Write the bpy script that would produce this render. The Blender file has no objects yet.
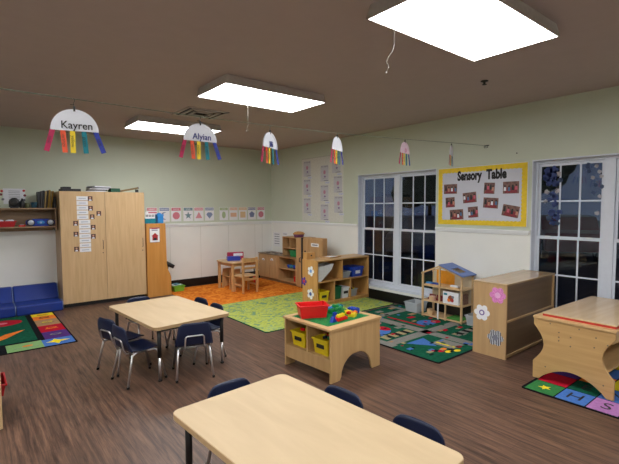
import bpy, bmesh, math, random
from mathutils import Vector, Matrix
random.seed(7)
PI = math.pi
scene = bpy.context.scene
COL = scene.collection

# ------------------------------------------------------------------ materials
def srgb(r, g, b):
    f = lambda c: (c/255/12.92) if c/255 <= .04045 else ((c/255+.055)/1.055)**2.4
    return (f(r), f(g), f(b), 1)
_m = {}
def mat(name, rgb, rough=.5, metal=0., noise=.06, nscale=30, bump=0., spec=.5, coat=0.):
    if name in _m: return _m[name]
    m = bpy.data.materials.new(name); m.use_nodes = True
    nt = m.node_tree; b = nt.nodes['Principled BSDF']
    c = srgb(*rgb)
    b.inputs['Roughness'].default_value = rough; b.inputs['Metallic'].default_value = metal
    b.inputs['Specular IOR Level'].default_value = spec
    b.inputs['Coat Weight'].default_value = coat
    tc = nt.nodes.new('ShaderNodeTexCoord'); n = nt.nodes.new('ShaderNodeTexNoise')
    n.inputs['Scale'].default_value = nscale; n.inputs['Detail'].default_value = 4
    nt.links.new(tc.outputs['Object'], n.inputs['Vector'])
    r = nt.nodes.new('ShaderNodeValToRGB')
    r.color_ramp.elements[0].position = .3; r.color_ramp.elements[1].position = .7
    r.color_ramp.elements[0].color = (c[0]*(1-noise), c[1]*(1-noise), c[2]*(1-noise), 1)
    r.color_ramp.elements[1].color = (min(1, c[0]*(1+noise)), min(1, c[1]*(1+noise)), min(1, c[2]*(1+noise)), 1)
    nt.links.new(n.outputs['Fac'], r.inputs['Fac']); nt.links.new(r.outputs['Color'], b.inputs['Base Color'])
    if bump:
        bp = nt.nodes.new('ShaderNodeBump'); bp.inputs['Strength'].default_value = bump; bp.inputs['Distance'].default_value = .004
        nt.links.new(n.outputs['Fac'], bp.inputs['Height']); nt.links.new(bp.outputs['Normal'], b.inputs['Normal'])
    _m[name] = m
    return m
def wood(name, a, b_, axis='z', scale=6, rough=.4, stretch=14, coat=.1):
    if name in _m: return _m[name]
    m = bpy.data.materials.new(name); m.use_nodes = True
    nt = m.node_tree; b = nt.nodes['Principled BSDF']
    tc = nt.nodes.new('ShaderNodeTexCoord'); mp = nt.nodes.new('ShaderNodeMapping')
    s = {'x': (1, stretch, stretch), 'y': (stretch, 1, stretch), 'z': (stretch, stretch, 1)}[axis]
    mp.inputs['Scale'].default_value = s
    n = nt.nodes.new('ShaderNodeTexNoise'); n.inputs['Scale'].default_value = scale*.35
    n.inputs['Detail'].default_value = 6; n.inputs['Distortion'].default_value = .6
    r = nt.nodes.new('ShaderNodeValToRGB')
    r.color_ramp.elements[0].position = .3; r.color_ramp.elements[1].position = .72
    r.color_ramp.elements[0].color = srgb(*a); r.color_ramp.elements[1].color = srgb(*b_)
    L = nt.links.new
    L(tc.outputs['Object'], mp.inputs['Vector']); L(mp.outputs['Vector'], n.inputs['Vector'])
    L(n.outputs['Fac'], r.inputs['Fac']); L(r.outputs['Color'], b.inputs['Base Color'])
    b.inputs['Roughness'].default_value = rough; b.inputs['Coat Weight'].default_value = coat
    _m[name] = m
    return m

MAPLE = wood('maple_laminate', (199, 164, 120), (214, 181, 137), 'z')
MAPLEX = wood('maple_laminate_x', (199, 164, 120), (214, 181, 137), 'x')
TABLE = wood('table_laminate', (198, 172, 134), (209, 184, 146), 'y', 5, .52, 6, .0)
TEDGE = mat('table_edge_band', (188, 156, 116), .5)
BIRCH = wood('birch_plywood', (196, 158, 108), (212, 176, 126), 'x', 5, .4)
BIRCHZ = wood('birch_plywood_upright', (190, 152, 102), (206, 170, 120), 'z', 5, .4)
DBIRCH = wood('honey_birch', (190, 140, 80), (206, 158, 96), 'z', 5, .42)
HONEY = wood('honey_panel', (196, 134, 62), (208, 148, 76), 'z', 5, .42)
TOYWOOD = wood('toy_wood', (178, 138, 92), (198, 158, 110), 'z', 6, .5)
BACKP = wood('hardboard_back', (116, 94, 70), (130, 106, 80), 'x', 4, .45)
SHELFW = wood('wall_shelf_wood', (146, 118, 90), (166, 136, 104), 'x', 6, .5)
NAVY = mat('navy_plastic', (20, 32, 64), .42, noise=.03)
CHROME = mat('chrome_steel', (232, 232, 236), .33, 1., noise=.02)
BLACKM = mat('black_steel', (26, 26, 28), .45, noise=.05)
RUBBER = mat('dark_rubber', (30, 28, 28), .8)
WHITE = mat('white_paint', (232, 234, 236), .45, noise=.01)
WTRIM = mat('window_trim_paint', (214, 220, 232), .4, noise=.02)
PAPER = mat('white_paper', (232, 232, 236), .8, noise=.01)
CARD = mat('card_stock', (222, 224, 232), .8, noise=.02)
GREY = mat('grey_ink', (118, 120, 132), .8)
INK = mat('black_ink', (26, 24, 28), .7)
RED = mat('red_plastic', (218, 20, 24), .35, noise=.04)
YEL = mat('yellow_plastic', (232, 204, 32), .4, noise=.04)
BLUE = mat('blue_plastic', (24, 62, 170), .38, noise=.04)
GREEN = mat('green_plastic', (22, 132, 70), .4, noise=.04)
LGREEN = mat('lime_plastic', (120, 190, 60), .4, noise=.04)
ORANGE = mat('orange_plastic', (236, 120, 24), .4, noise=.04)
TEAL = mat('teal_plastic', (14, 120, 140), .4, noise=.04)
SKY = mat('sky_blue_plastic', (50, 140, 215), .4, noise=.04)
GREYP = mat('grey_plastic', (150, 154, 160), .4, noise=.04)
DARKP = mat('charcoal_plastic', (34, 34, 38), .5)
PINK = mat('pink_print', (210, 110, 130), .8, noise=.1)
CRIM = mat('crimson_paper', (176, 40, 84), .8)
OPAP = mat('orange_paper', (226, 92, 60), .8)
YPAP = mat('yellow_paper', (232, 204, 50), .8)
TPAP = mat('teal_paper', (24, 122, 136), .8)
BPAP = mat('blue_paper', (52, 66, 158), .8)

def clear_plastic():
    m = bpy.data.materials.new('clear_plastic'); m.use_nodes = True
    b = m.node_tree.nodes['Principled BSDF']
    b.inputs['Base Color'].default_value = (.75, .8, .85, 1); b.inputs['Roughness'].default_value = .3
    b.inputs['Alpha'].default_value = .3
    return m
CLEAR = clear_plastic()

# ------------------------------------------------------------------ geometry collector
class G:
    def __init__(s, m=None):
        s.bm = bmesh.new(); s.mats = []; s.i = 0
        if m: s.use(m)
    def use(s, m):
        if m not in s.mats: s.mats.append(m)
        s.i = s.mats.index(m); return s
    def face(s, pts):
        vs = [s.bm.verts.new(p) for p in pts]
        f = s.bm.faces.new(vs); f.material_index = s.i; return f
    def box(s, x0, x1, y0, y1, z0, z1, M=None):
        P = [Vector(p) for p in [(x0,y0,z0),(x1,y0,z0),(x1,y1,z0),(x0,y1,z0),(x0,y0,z1),(x1,y0,z1),(x1,y1,z1),(x0,y1,z1)]]
        if M: P = [M @ p for p in P]
        v = [s.bm.verts.new(p) for p in P]
        for q in [(3,2,1,0),(4,5,6,7),(0,1,5,4),(1,2,6,5),(2,3,7,6),(3,0,4,7)]:
            f = s.bm.faces.new([v[k] for k in q]); f.material_index = s.i
        return s
    def prism(s, pts, fn0, fn1):
        a = [s.bm.verts.new(fn0(p)) for p in pts]; b = [s.bm.verts.new(fn1(p)) for p in pts]
        n = len(pts); fs = [s.bm.faces.new(a[::-1]), s.bm.faces.new(b)]
        for k in range(n): fs.append(s.bm.faces.new([a[k], a[(k+1) % n], b[(k+1) % n], b[k]]))
        for f in fs: f.material_index = s.i
        bmesh.ops.recalc_face_normals(s.bm, faces=fs)
        return s
    def prismz(s, pts, z0, z1): return s.prism(pts, lambda p: (p[0], p[1], z0), lambda p: (p[0], p[1], z1))
    def prismy(s, pts, y0, y1): return s.prism(pts, lambda p: (p[0], y0, p[1]), lambda p: (p[0], y1, p[1]))
    def prismx(s, pts, x0, x1): return s.prism(pts, lambda p: (x0, p[0], p[1]), lambda p: (x1, p[0], p[1]))
    def rrect(s, x0, x1, y0, y1, r, z0, z1, n=6):
        pts = []
        for cx, cy, a in [(x1-r, y1-r, 0), (x0+r, y1-r, 90), (x0+r, y0+r, 180), (x1-r, y0+r, 270)]:
            for k in range(n+1):
                t = math.radians(a+90*k/n); pts.append((cx+r*math.cos(t), cy+r*math.sin(t)))
        return s.prismz(pts, z0, z1)
    def tube(s, pts, r, n=8, r1=None, cap=True):
        pts = [Vector(p) for p in pts]; rings = []; up = None
        for k, p in enumerate(pts):
            d = (pts[min(k+1, len(pts)-1)] - pts[max(k-1, 0)]).normalized()
            if up is None:
                up = Vector((0, 0, 1)) if abs(d.z) < .9 else Vector((1, 0, 0))
            a = d.cross(up).normalized(); b = d.cross(a).normalized(); up = -b if (-b).dot(up) > 0 else b
            rr = r if r1 is None else r+(r1-r)*k/(len(pts)-1)
            rings.append([s.bm.verts.new(p + rr*(math.cos(2*PI*j/n)*a + math.sin(2*PI*j/n)*b)) for j in range(n)])
        fs = []
        for k in range(len(rings)-1):
            for j in range(n):
                fs.append(s.bm.faces.new([rings[k][j], rings[k][(j+1) % n], rings[k+1][(j+1) % n], rings[k+1][j]]))
        if cap: fs += [s.bm.faces.new(rings[0][::-1]), s.bm.faces.new(rings[-1])]
        for f in fs: f.material_index = s.i; f.smooth = True
        if cap: fs[-1].smooth = fs[-2].smooth = False
        bmesh.ops.recalc_face_normals(s.bm, faces=fs)
        return s
    def lathe(s, prof, cx=0, cy=0, n=20, M=None):
        rings = []
        for r, z in prof:
            ring = []
            for j in range(n):
                p = Vector((cx+r*math.cos(2*PI*j/n), cy+r*math.sin(2*PI*j/n), z))
                ring.append(s.bm.verts.new(M @ p if M else p))
            rings.append(ring)
        fs = []
        for k in range(len(rings)-1):
            for j in range(n): fs.append(s.bm.faces.new([rings[k][j], rings[k][(j+1) % n], rings[k+1][(j+1) % n], rings[k+1][j]]))
        for f in fs: f.smooth = True
        fs += [s.bm.faces.new(rings[0][::-1]), s.bm.faces.new(rings[-1])]
        for f in fs: f.material_index = s.i
        bmesh.ops.recalc_face_normals(s.bm, faces=fs)
        return s
    def cyl(s, cx, cy, z0, z1, r, n=16, M=None): return s.lathe([(r, z0), (r, z1)], cx, cy, n, M)
    def ball(s, c, r, sz=(1, 1, 1), n=10):
        M = Matrix.Translation(c) @ Matrix.Diagonal((*sz, 1))
        prof = [(max(.0005, r*math.sin(PI*k/n)), -r*math.cos(PI*k/n)) for k in range(n+1)]
        return s.lathe(prof, 0, 0, n*2, M)
    def text(s, string, size, M, depth=.0008, bold=0., sx=1.):
        cu = bpy.data.curves.new('t', 'FONT'); cu.body = string; cu.size = size
        cu.align_x = 'CENTER'; cu.align_y = 'CENTER'; cu.extrude = depth; cu.offset = bold; cu.resolution_u = 3
        o = bpy.data.objects.new('t', cu); me = bpy.data.meshes.new_from_object(o)
        me.transform(M @ Matrix.Diagonal((sx, 1, 1, 1)))
        n0 = len(s.bm.faces); s.bm.from_mesh(me); s.bm.faces.ensure_lookup_table()
        for f in s.bm.faces[n0:]: f.material_index = s.i
        bpy.data.objects.remove(o); bpy.data.curves.remove(cu); bpy.data.meshes.remove(me)
        return s
    def done(s, name, parent=None, bevel=0., seg=2, M=None, loc=None):
        me = bpy.data.meshes.new(name); s.bm.to_mesh(me); s.bm.free()
        for m in s.mats: me.materials.append(m)
        o = bpy.data.objects.new(name, me); COL.objects.link(o)
        if parent is not None: o.parent = parent
        if M is not None: o.matrix_world = M
        if loc is not None: o.location = loc
        if bevel:
            b = o.modifiers.new('Bevel', 'BEVEL'); b.width = bevel; b.segments = seg; b.limit_method = 'ANGLE'; b.angle_limit = math.radians(40)
        return o

def tag(o, label, cat, group=None, kind=None):
    o['label'] = label; o['category'] = cat
    if group: o['group'] = group
    if kind: o['kind'] = kind
    return o
def thing(name, label, cat, loc=(0, 0, 0), rz=0., group=None, M=None):
    o = bpy.data.objects.new(name, None); COL.objects.link(o); o.empty_display_size = .1
    if M is not None: o.matrix_world = M
    else: o.location = loc; o.rotation_euler = (0, 0, rz)
    return tag(o, label, cat, group)
def struct(o, label=None):
    o['kind'] = 'structure'
    return o
def dup(o, loc, rz, label, group=None):
    def rec(a, p):
        c = a.copy(); COL.objects.link(c); c.parent = p
        for ch in [k for k in a.children]: rec(ch, c)
        return c
    kids = list(o.children)
    r = o.copy(); COL.objects.link(r); r.location = loc; r.rotation_euler = (0, 0, rz)
    for k in kids: rec(k, r)
    r['label'] = label
    if group: r['group'] = group
    return r
T = Matrix.Translation
def RX(a): return Matrix.Rotation(math.radians(a), 4, 'X')
def RY(a): return Matrix.Rotation(math.radians(a), 4, 'Y')
def RZ(a): return Matrix.Rotation(math.radians(a), 4, 'Z')
def wall_back(x, z, y=7.68, roll=0):      # local x to the right, y up, z out of the wall
    return Matrix(((1, 0, 0, x), (0, 0, -1, y), (0, 1, 0, z), (0, 0, 0, 1))) @ RZ(roll)
XR, YB, HC = 5.146, 7.68, 2.70
def wall_right(y, z, x=XR, roll=0):
    return Matrix(((0, 0, -1, x), (-1, 0, 0, y), (0, 1, 0, z), (0, 0, 0, 1))) @ RZ(roll)

# ------------------------------------------------------------------ room shell
XL, YF = -2.4, -2.4
RAIL = 1.184
W_UP = mat('sage_wall_paint', (200, 207, 190), .65, noise=.02, nscale=3)
W_LO = mat('white_wall_panel', (236, 236, 232), .5, noise=.02, nscale=3)
CEIL = mat('ceiling_paint', (186, 172, 168), .9, noise=.02, nscale=8, bump=.1)
BASEB = mat('black_vinyl_base', (10, 10, 12), .45)

def floor_mat():
    m = bpy.data.materials.new('walnut_vinyl_plank'); m.use_nodes = True
    nt = m.node_tree; L = nt.links.new; b = nt.nodes['Principled BSDF']
    tc = nt.nodes.new('ShaderNodeTexCoord')
    def noise(sc, s, d=6, dist=0.):
        mp = nt.nodes.new('ShaderNodeMapping'); mp.inputs['Scale'].default_value = sc
        n = nt.nodes.new('ShaderNodeTexNoise'); n.inputs['Scale'].default_value = s; n.inputs['Detail'].default_value = d
        n.inputs['Distortion'].default_value = dist; n.inputs['Roughness'].default_value = .65
        L(tc.outputs['Object'], mp.inputs['Vector']); L(mp.outputs['Vector'], n.inputs['Vector']); return n
    def mx(kind, f, a, c):
        x = nt.nodes.new('ShaderNodeMix'); x.data_type = 'RGBA'; x.blend_type = kind; x.inputs[0].default_value = f
        L(a, x.inputs[6]); L(c, x.inputs[7]); return x.outputs[2]
    def ramp(n, p0, c0, p1, c1):
        r = nt.nodes.new('ShaderNodeValToRGB'); e = r.color_ramp.elements
        e[0].position, e[1].position = p0, p1; e[0].color, e[1].color = c0, c1; L(n, r.inputs['Fac']); return r.outputs['Color']
    g = noise((7, .4, 1), 5, 8, .5)
    c1 = ramp(g.outputs['Fac'], .32, srgb(60, 42, 36), .70, srgb(138, 104, 84))
    g2 = noise((40, 1.6, 1), 6, 5)
    c2 = ramp(g2.outputs['Fac'], .35, (.55, .55, .55, 1), .62, (1, 1, 1, 1))
    c = mx('MULTIPLY', .7, c1, c2)
    mp = nt.nodes.new('ShaderNodeMapping'); mp.inputs['Rotation'].default_value = (0, 0, PI/2)
    L(tc.outputs['Object'], mp.inputs['Vector'])
    br = nt.nodes.new('ShaderNodeTexBrick'); br.inputs['Scale'].default_value = 1
    br.inputs['Brick Width'].default_value = 1.2; br.inputs['Row Height'].default_value = .15; br.inputs['Mortar Size'].default_value = .0015
    br.inputs['Color1'].default_value = (.82, .82, .82, 1); br.inputs['Color2'].default_value = (1, 1, 1, 1); br.inputs['Mortar'].default_value = (.5, .5, .5, 1)
    L(mp.outputs['Vector'], br.inputs['Vector'])
    c = mx('MULTIPLY', .75, c, br.outputs['Color'])
    L(c, b.inputs['Base Color'])
    b.inputs['Roughness'].default_value = .42; b.inputs['Specular IOR Level'].default_value = .45
    bp = nt.nodes.new('ShaderNodeBump'); bp.inputs['Strength'].default_value = .12; bp.inputs['Distance'].default_value = .002
    L(g2.outputs['Fac'], bp.inputs['Height']); L(bp.outputs['Normal'], b.inputs['Normal'])
    return m
g = G(floor_mat()); g.box(XL, XR+.12, YF, YB+.1, -.1, 0); struct(g.done('floor'))
g = G(CEIL); g.box(XL-.1, XR+.2, YF-.1, YB+.1, HC, HC+.1); struct(g.done('ceiling'))

def wall_box(g, x0, x1, y0, y1, z0=0, z1=HC):
    if z0 < RAIL: g.use(W_LO).box(x0, x1, y0, y1, z0, min(RAIL, z1))
    if z1 > RAIL: g.use(W_UP).box(x0, x1, y0, y1, max(RAIL, z0), z1)
g = G(); wall_box(g, XL, XR+.12, YB, YB+.1); struct(g.done('wall_back'))
g = G(); wall_box(g, XL-.1, XL, YF, YB); struct(g.done('wall_left'))
g = G(); wall_box(g, XL, XR, YF-.1, YF); struct(g.done('wall_front'))
WIN = [(3.53, 5.07), (.74, 2.24)]
WZ0, WZ1 = .19, 2.03
g = G()
ys = [YF, WIN[1][0], WIN[1][1], WIN[0][0], WIN[0][1], YB]
for a, b in [(ys[0], ys[1]), (ys[2], ys[3]), (ys[4], ys[5])]: wall_box(g, XR, XR+.12, a, b)
for a, b in WIN: wall_box(g, XR, XR+.12, a, b, 0, WZ0); wall_box(g, XR, XR+.12, a, b, WZ1, HC)
struct(g.done('wall_right'))
# beadboard seams of the lower back wall
g = G(mat('seam_shadow_gap', (196, 196, 186), .7))
for x in (2.9, 3.5, 4.1, 4.72, 4.9): g.box(x-.002, x+.002, YB-.0015, YB, .15, RAIL-.02)
struct(g.done('trim_2'))
# chair rail
g = G(WHITE)
g.box(XL, XR, YB-.018, YB, RAIL-.018, RAIL+.022); g.box(XL, XR, YB-.008, YB, RAIL-.04, RAIL-.018)
g.box(XR-.018, XR, WIN[0][1], YB-.018, RAIL-.018, RAIL+.022)
g.box(XR-.03, XR, WIN[1][1], WIN[0][0], RAIL-.006, RAIL+.024); g.box(XR-.018, XR, WIN[1][1]+.02, WIN[0][0]-.02, RAIL-.03, RAIL-.006)
struct(g.done('trim_1', bevel=.004))
g = G(BASEB); g.box(XL, XR-.02, YB-.012, YB, 0, .15); struct(g.done('baseboard_back'))
g = G(BASEB); g.box(XR-.012, XR, YF, YB-.012, 0, .15); struct(g.done('baseboard_right'))
g = G(BASEB); g.box(XL, XL+.012, YF, YB-.012, 0, .15); struct(g.done('baseboard_left'))

# ------------------------------------------------------------------ windows
def glass_mat():
    m = bpy.data.materials.new('window_glass'); m.use_nodes = True
    nt = m.node_tree; nt.nodes.remove(nt.nodes['Principled BSDF']); out = nt.nodes['Material Output']
    gl = nt.nodes.new('ShaderNodeBsdfGlossy'); gl.inputs['Roughness'].default_value = .015; gl.inputs['Color'].default_value = (.85, .92, 1, 1)
    tr = nt.nodes.new('ShaderNodeBsdfTransparent'); tr.inputs['Color'].default_value = (.75, .8, .86, 1)
    lw = nt.nodes.new('ShaderNodeLayerWeight'); lw.inputs['Blend'].default_value = .22
    mr = nt.nodes.new('ShaderNodeMapRange'); mr.inputs['From Min'].default_value = 0; mr.inputs['From Max'].default_value = 1
    mr.inputs['To Min'].default_value = .035; mr.inputs['To Max'].default_value = .34
    mx = nt.nodes.new('ShaderNodeMixShader'); L = nt.links.new
    L(lw.outputs['Fresnel'], mr.inputs['Value']); L(mr.outputs['Result'], mx.inputs['Fac'])
    L(tr.outputs[0], mx.inputs[1]); L(gl.outputs[0], mx.inputs[2]); L(mx.outputs[0], out.inputs['Surface'])
    return m
GLASS = glass_mat()
def window(idx, y0, y1):
    cy = (y0+y1)/2
    root = struct(bpy.data.objects.new('window_%d' % idx, None)); COL.objects.link(root); root.location = (XR, cy, WZ0)
    root['label'] = 'white double window of two hung sashes, dark outside'; 
    H = WZ1-WZ0; hw = (y1-y0)/2
    g = G(WTRIM)    # reveal lining, sill and outer frame
    g.box(0, .12, -hw, hw, 0, .018); g.box(0, .12, -hw, hw, H-.015, H); g.box(0, .12, -hw, -hw+.012, .018, H-.015); g.box(0, .12, hw-.012, hw, .018, H-.015)
    g.box(.075, .12, -hw+.012, hw-.012, .018, .075); g.box(.085, .12, -hw+.012, hw-.012, H-.045, H-.015)
    g.box(.08, .12, -.05, .05, .075, H-.045)
    g.box(.085, .12, -hw+.012, -hw+.035, .075, H-.045); g.box(.085, .12, hw-.035, hw-.012, .075, H-.045)
    g.done('window_frame', root, .003)
    for s in (-1, 1):
        a, b = (.052, hw-.037) if s > 0 else (-hw+.037, -.052)
        z0, z1 = .077, H-.047; zm = z0 + (z1-z0)*.505
        for (p, q, xo, nm) in ((z0, zm+.012, .088, 'lower_sash'), (zm-.012, z1, .104, 'upper_sash')):
            g = G(WTRIM); fr = .026; x0, x1 = xo, xo+.014
            g.box(x0, x1, a, a+fr, p, q); g.box(x0, x1, b-fr, b, p, q)
            g.box(x0, x1, a+fr, b-fr, p, p+.03); g.box(x0, x1, a+fr, b-fr, q-.03, q)
            for k in (1, 2):
                yy = a+fr+(b-a-2*fr)*k/3; g.box(x0+.002, x1-.002, yy-.009, yy+.009, p+.03, q-.03)
            zz = (p+q)/2; g.box(x0+.001, x1-.001, a+fr, b-fr, zz-.009, zz+.009)
            so = g.done(nm, root, .002)
            gg = G(GLASS); gg.box(x0+.006, x0+.008, a+fr, b-fr, p+.03, q-.03); gg.done('pane', so)
            if nm == 'lower_sash':
                gl = G(WHITE)
                for yy in (a+.12, b-.12): gl.box(x0-.01, x0+.004, yy-.03, yy+.03, q-.004, q+.008)
                gl.done('sash_lock', so, .002)
for i, (a, b) in enumerate(WIN): window(i+1, a, b)

# ------------------------------------------------------------------ outside
g = G(mat('night_asphalt', (60, 64, 74), .7, nscale=5, noise=.2)); g.box(XR+.2, 60, -40, 60, -.5, -.3); struct(g.done('ground_outside'))
def tree_outside(x, y, h, r, label):
    t = thing('tree', label, 'tree', (x, y, -.3), group='trees beyond the windows')
    g = G(mat('bark', (60, 48, 40), .9)); g.tube([(0, 0, 0), (.05, 0, h*.3), (0, .1, h*.6)], .16, 8, .08); g.done('trunk', t)
    g = G(mat('night_foliage', (34, 48, 34), .9, noise=.3, nscale=4))
    rr = random.Random(int(x*10+y))
    for k in range(14):
        a = rr.uniform(0, 2*PI); d = r*.6*rr.random(); g.ball((d*math.cos(a), d*math.sin(a), h*.62+rr.uniform(-.3, .35)*h*.6), r*rr.uniform(.35, .6), (1, 1, .8), 6)
    g.done('foliage', t)
tree_outside(24, 17, 6, 2.4, 'dark tree outside, furthest left through the left window')
tree_outside(27, 12, 7, 2.8, 'dark tree outside behind the parked car, right half of left window')
tree_outside(26, 3, 6.5, 2.6, 'dark tree outside seen through the flower-covered window')
def car(x, y, rz, body, label):
    t = thing('car', label, 'car', (x, y, -.3), rz, 'cars parked outside')
    P = [(-2.1, .3), (-2.15, .75), (-1.9, .9), (-1.2, .98), (-.75, 1.42), (.75, 1.45), (1.35, 1.0), (2.05, .85), (2.2, .6), (2.2, .3)]
    g = G(body); g.prismy(P, -.85, .85); g.done('body', t, .06, 3)
    g = G(DARKP)
    for s in (-1, 1): g.prismy([(-1.05, 1.0), (-.7, 1.36), (-.05, 1.38), (-.05, 1.0)], s*.85-.006, s*.85+.006); g.prismy([(.03, 1.0), (.03, 1.38), (.7, 1.38), (1.15, 1.02)], s*.85-.006, s*.85+.006)
    g.done('window_glass', t)
    for wx in (-1.35, 1.35):
        for s in (-1, 1):
            g = G(RUBBER); M = T((wx, s*.78, .32)) @ RX(90); g.cyl(0, 0, -.1, .1, .32, 18, M); g.use(GREYP).cyl(0, 0, -.105, .105, .19, 14, M); g.done('wheel', t)
car(17, 6.2, .5, mat('dark_red_car_paint', (150, 30, 44), .3), 'dark red car parked outside, seen through the flower-covered window')
car(13, 9.6, .5, mat('grey_car_paint', (120, 126, 140), .3), 'grey car parked outside, seen through the left window')

# ------------------------------------------------------------------ ceiling fixtures
def lens_mat():
    m = bpy.data.materials.new('lit_diffuser'); m.use_nodes = True
    b = m.node_tree.nodes['Principled BSDF']; b.inputs['Base Color'].default_value = (.8, .85, .9, 1)
    b.inputs['Emission Color'].default_value = (.985, .995, 1, 1); b.inputs['Emission Strength'].default_value = 9.5
    return m
LENS = lens_mat()
FIX = mat('fixture_housing', (190, 182, 176), .6)
def light(cx, cy, label):
    t = thing('ceiling_light', label, 'light', (cx, cy, HC), group='ceiling light fixtures')
    g = G(FIX); a, b = .6, .31
    top = [(-a+.02, -b+.02), (a-.02, -b+.02), (a-.02, b-.02), (-a+.02, b-.02)]; bot = [(-a, -b), (a, -b), (a, b), (-a, b)]
    v0 = [g.bm.verts.new((*p, 0)) for p in top]; v1 = [g.bm.verts.new((*p, -.085)) for p in bot]
    v2 = [g.bm.verts.new((p[0]*(1-.012/a), p[1]*(1-.012/b), -.085)) for p in bot]; v3 = [g.bm.verts.new((v.co.x, v.co.y, -.07)) for v in v2]
    for A, B in ((v0, v1), (v1, v2), (v2, v3)):
        for k in range(4): g.bm.faces.new([A[k], A[(k+1) % 4], B[(k+1) % 4], B[k]])
    g.bm.faces.new(v0); g.bm.faces.new(v3[::-1]); bmesh.ops.recalc_face_normals(g.bm, faces=g.bm.faces[:])
    g.done('housing', t)
    g = G(LENS); g.box(-a+.014, a-.014, -b+.014, b-.014, -.083, -.072); g.done('diffuser', t)
light(2.50, 1.50, 'bright rectangular ceiling light nearest the camera, top right')
light(2.45, 3.79, 'middle bright rectangular ceiling light beside the air vent')
light(2.36, 6.00, 'furthest bright ceiling light, partly behind the second paper rainbow')
light(2.50, -.85, 'ceiling light behind the camera in the row over the tables')
light(-.75, 1.50, 'ceiling light in the second row left of the camera, nearest one')
light(-.75, 3.79, 'ceiling light in the second row left of the camera, middle one')
light(-.75, -.85, 'ceiling light in the second row behind the camera')
# vent
t = thing('ceiling_vent', 'square dark louvred air vent in the ceiling behind the second rainbow', 'vent', (2.37, 5.14, HC))
g = G(FIX)
for k in range(3):
    r0 = .27-.075*k
    g.use(FIX)
    for (x0, x1, y0, y1) in ((-r0, r0, -r0, -r0+.03), (-r0, r0, r0-.03, r0), (-r0, -r0+.03, -r0, r0), (r0-.03, r0, -r0, r0)): g.box(x0, x1, y0, y1, -.012-.004*k, -.002)
g.done('louvre', t)
g = G(mat('duct_dark', (24, 24, 26), .9)); g.box(-.255, .255, -.255, .255, -.004, 0); g.done('backing', t)
# sprinkler
t = thing('sprinkler_head', 'small dark fire sprinkler head on the ceiling near the large light', 'sprinkler', (3.92, 2.17, HC))
g = G(DARKP); g.lathe([(.035, 0), (.035, -.006), (.012, -.012), (.01, -.03)]); g.done('escutcheon', t)
g = G(DARKP); g.lathe([(.004, -.028), (.022, -.034), (.022, -.037), (.003, -.038)]); g.done('deflector', t)
# pull cords
CORD = mat('white_cord', (200, 198, 190), .8)
def cord(x, y, ztop, zb, tail, label):
    t = thing('pull_cord', label, 'cord', (x, y, ztop), group='hanging pull cords')
    g = G(CORD); g.tube([(0, 0, 0), (0, 0, (zb-ztop)*.5), (0, 0, zb-ztop)], .0022, 6)
    g.tube([(0, 0, zb-ztop)]+[(a, b, zb-ztop+c) for a, b, c in tail], .0018, 6); g.done('string', t)
    g = G(CORD); g.ball((tail[-1][0], tail[-1][1], zb-ztop+tail[-1][2]), .005, n=6); g.done('pull_knob', t)
cord(1.893, 1.585, HC, 2.40, [(-.004, .006, -.03), (-.02, .02, -.06), (-.03, .03, -.09), (-.02, .022, -.12), (-.03, .03, -.15)], 'white pull cord with curled end hanging beside the nearest ceiling light')
cord(2.15, 3.60, HC-.083, 2.29, [(-.01, .005, -.03), (.004, 0, -.045), (-.012, .01, -.055)], 'white pull cord hanging from the middle ceiling light')

# ------------------------------------------------------------------ string and paper rainbows
def string_pt(x):
    P = [(-2.4, 2.44, 2.10), (.151, 2.561, 2.078), (.475, 2.60, 2.086), (1.221, 2.652, 2.096), (1.78, 2.678, 2.107), (2.474, 2.71, 2.128), (3.417, 2.755, 2.175), (4.332, 2.78, 2.222), (5.13, 2.81, 2.262)]
    for a, b in zip(P, P[1:]):
        if a[0] <= x <= b[0]:
            t = (x-a[0])/(b[0]-a[0]); return tuple(a[k]+(b[k]-a[k])*t for k in range(3))
    return P[-1]
g = G(mat('green_grey_string', (96, 112, 98), .7)); g.tube([string_pt(-2.39+7.515*k/40) for k in range(41)], .0022, 6)
tag(g.done('hanging_string'), 'thin green-grey string strung across the room under the ceiling', 'string')
t = thing('wall_hook', 'small dark hook on the right wall holding the end of the string', 'hook', M=wall_right(2.80, 2.262))
g = G(DARKP); g.box(-.03, .03, -.006, .006, 0, .006); g.done('plate', t)
g = G(DARKP)
for s in (-.02, 0, .02): g.tube([(s, 0, .005), (s, -.005, .022), (s, -.02, .026), (s, -.028, .018), (s, -.03, .01)], .003, 6)
g.done('prong', t)
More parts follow.
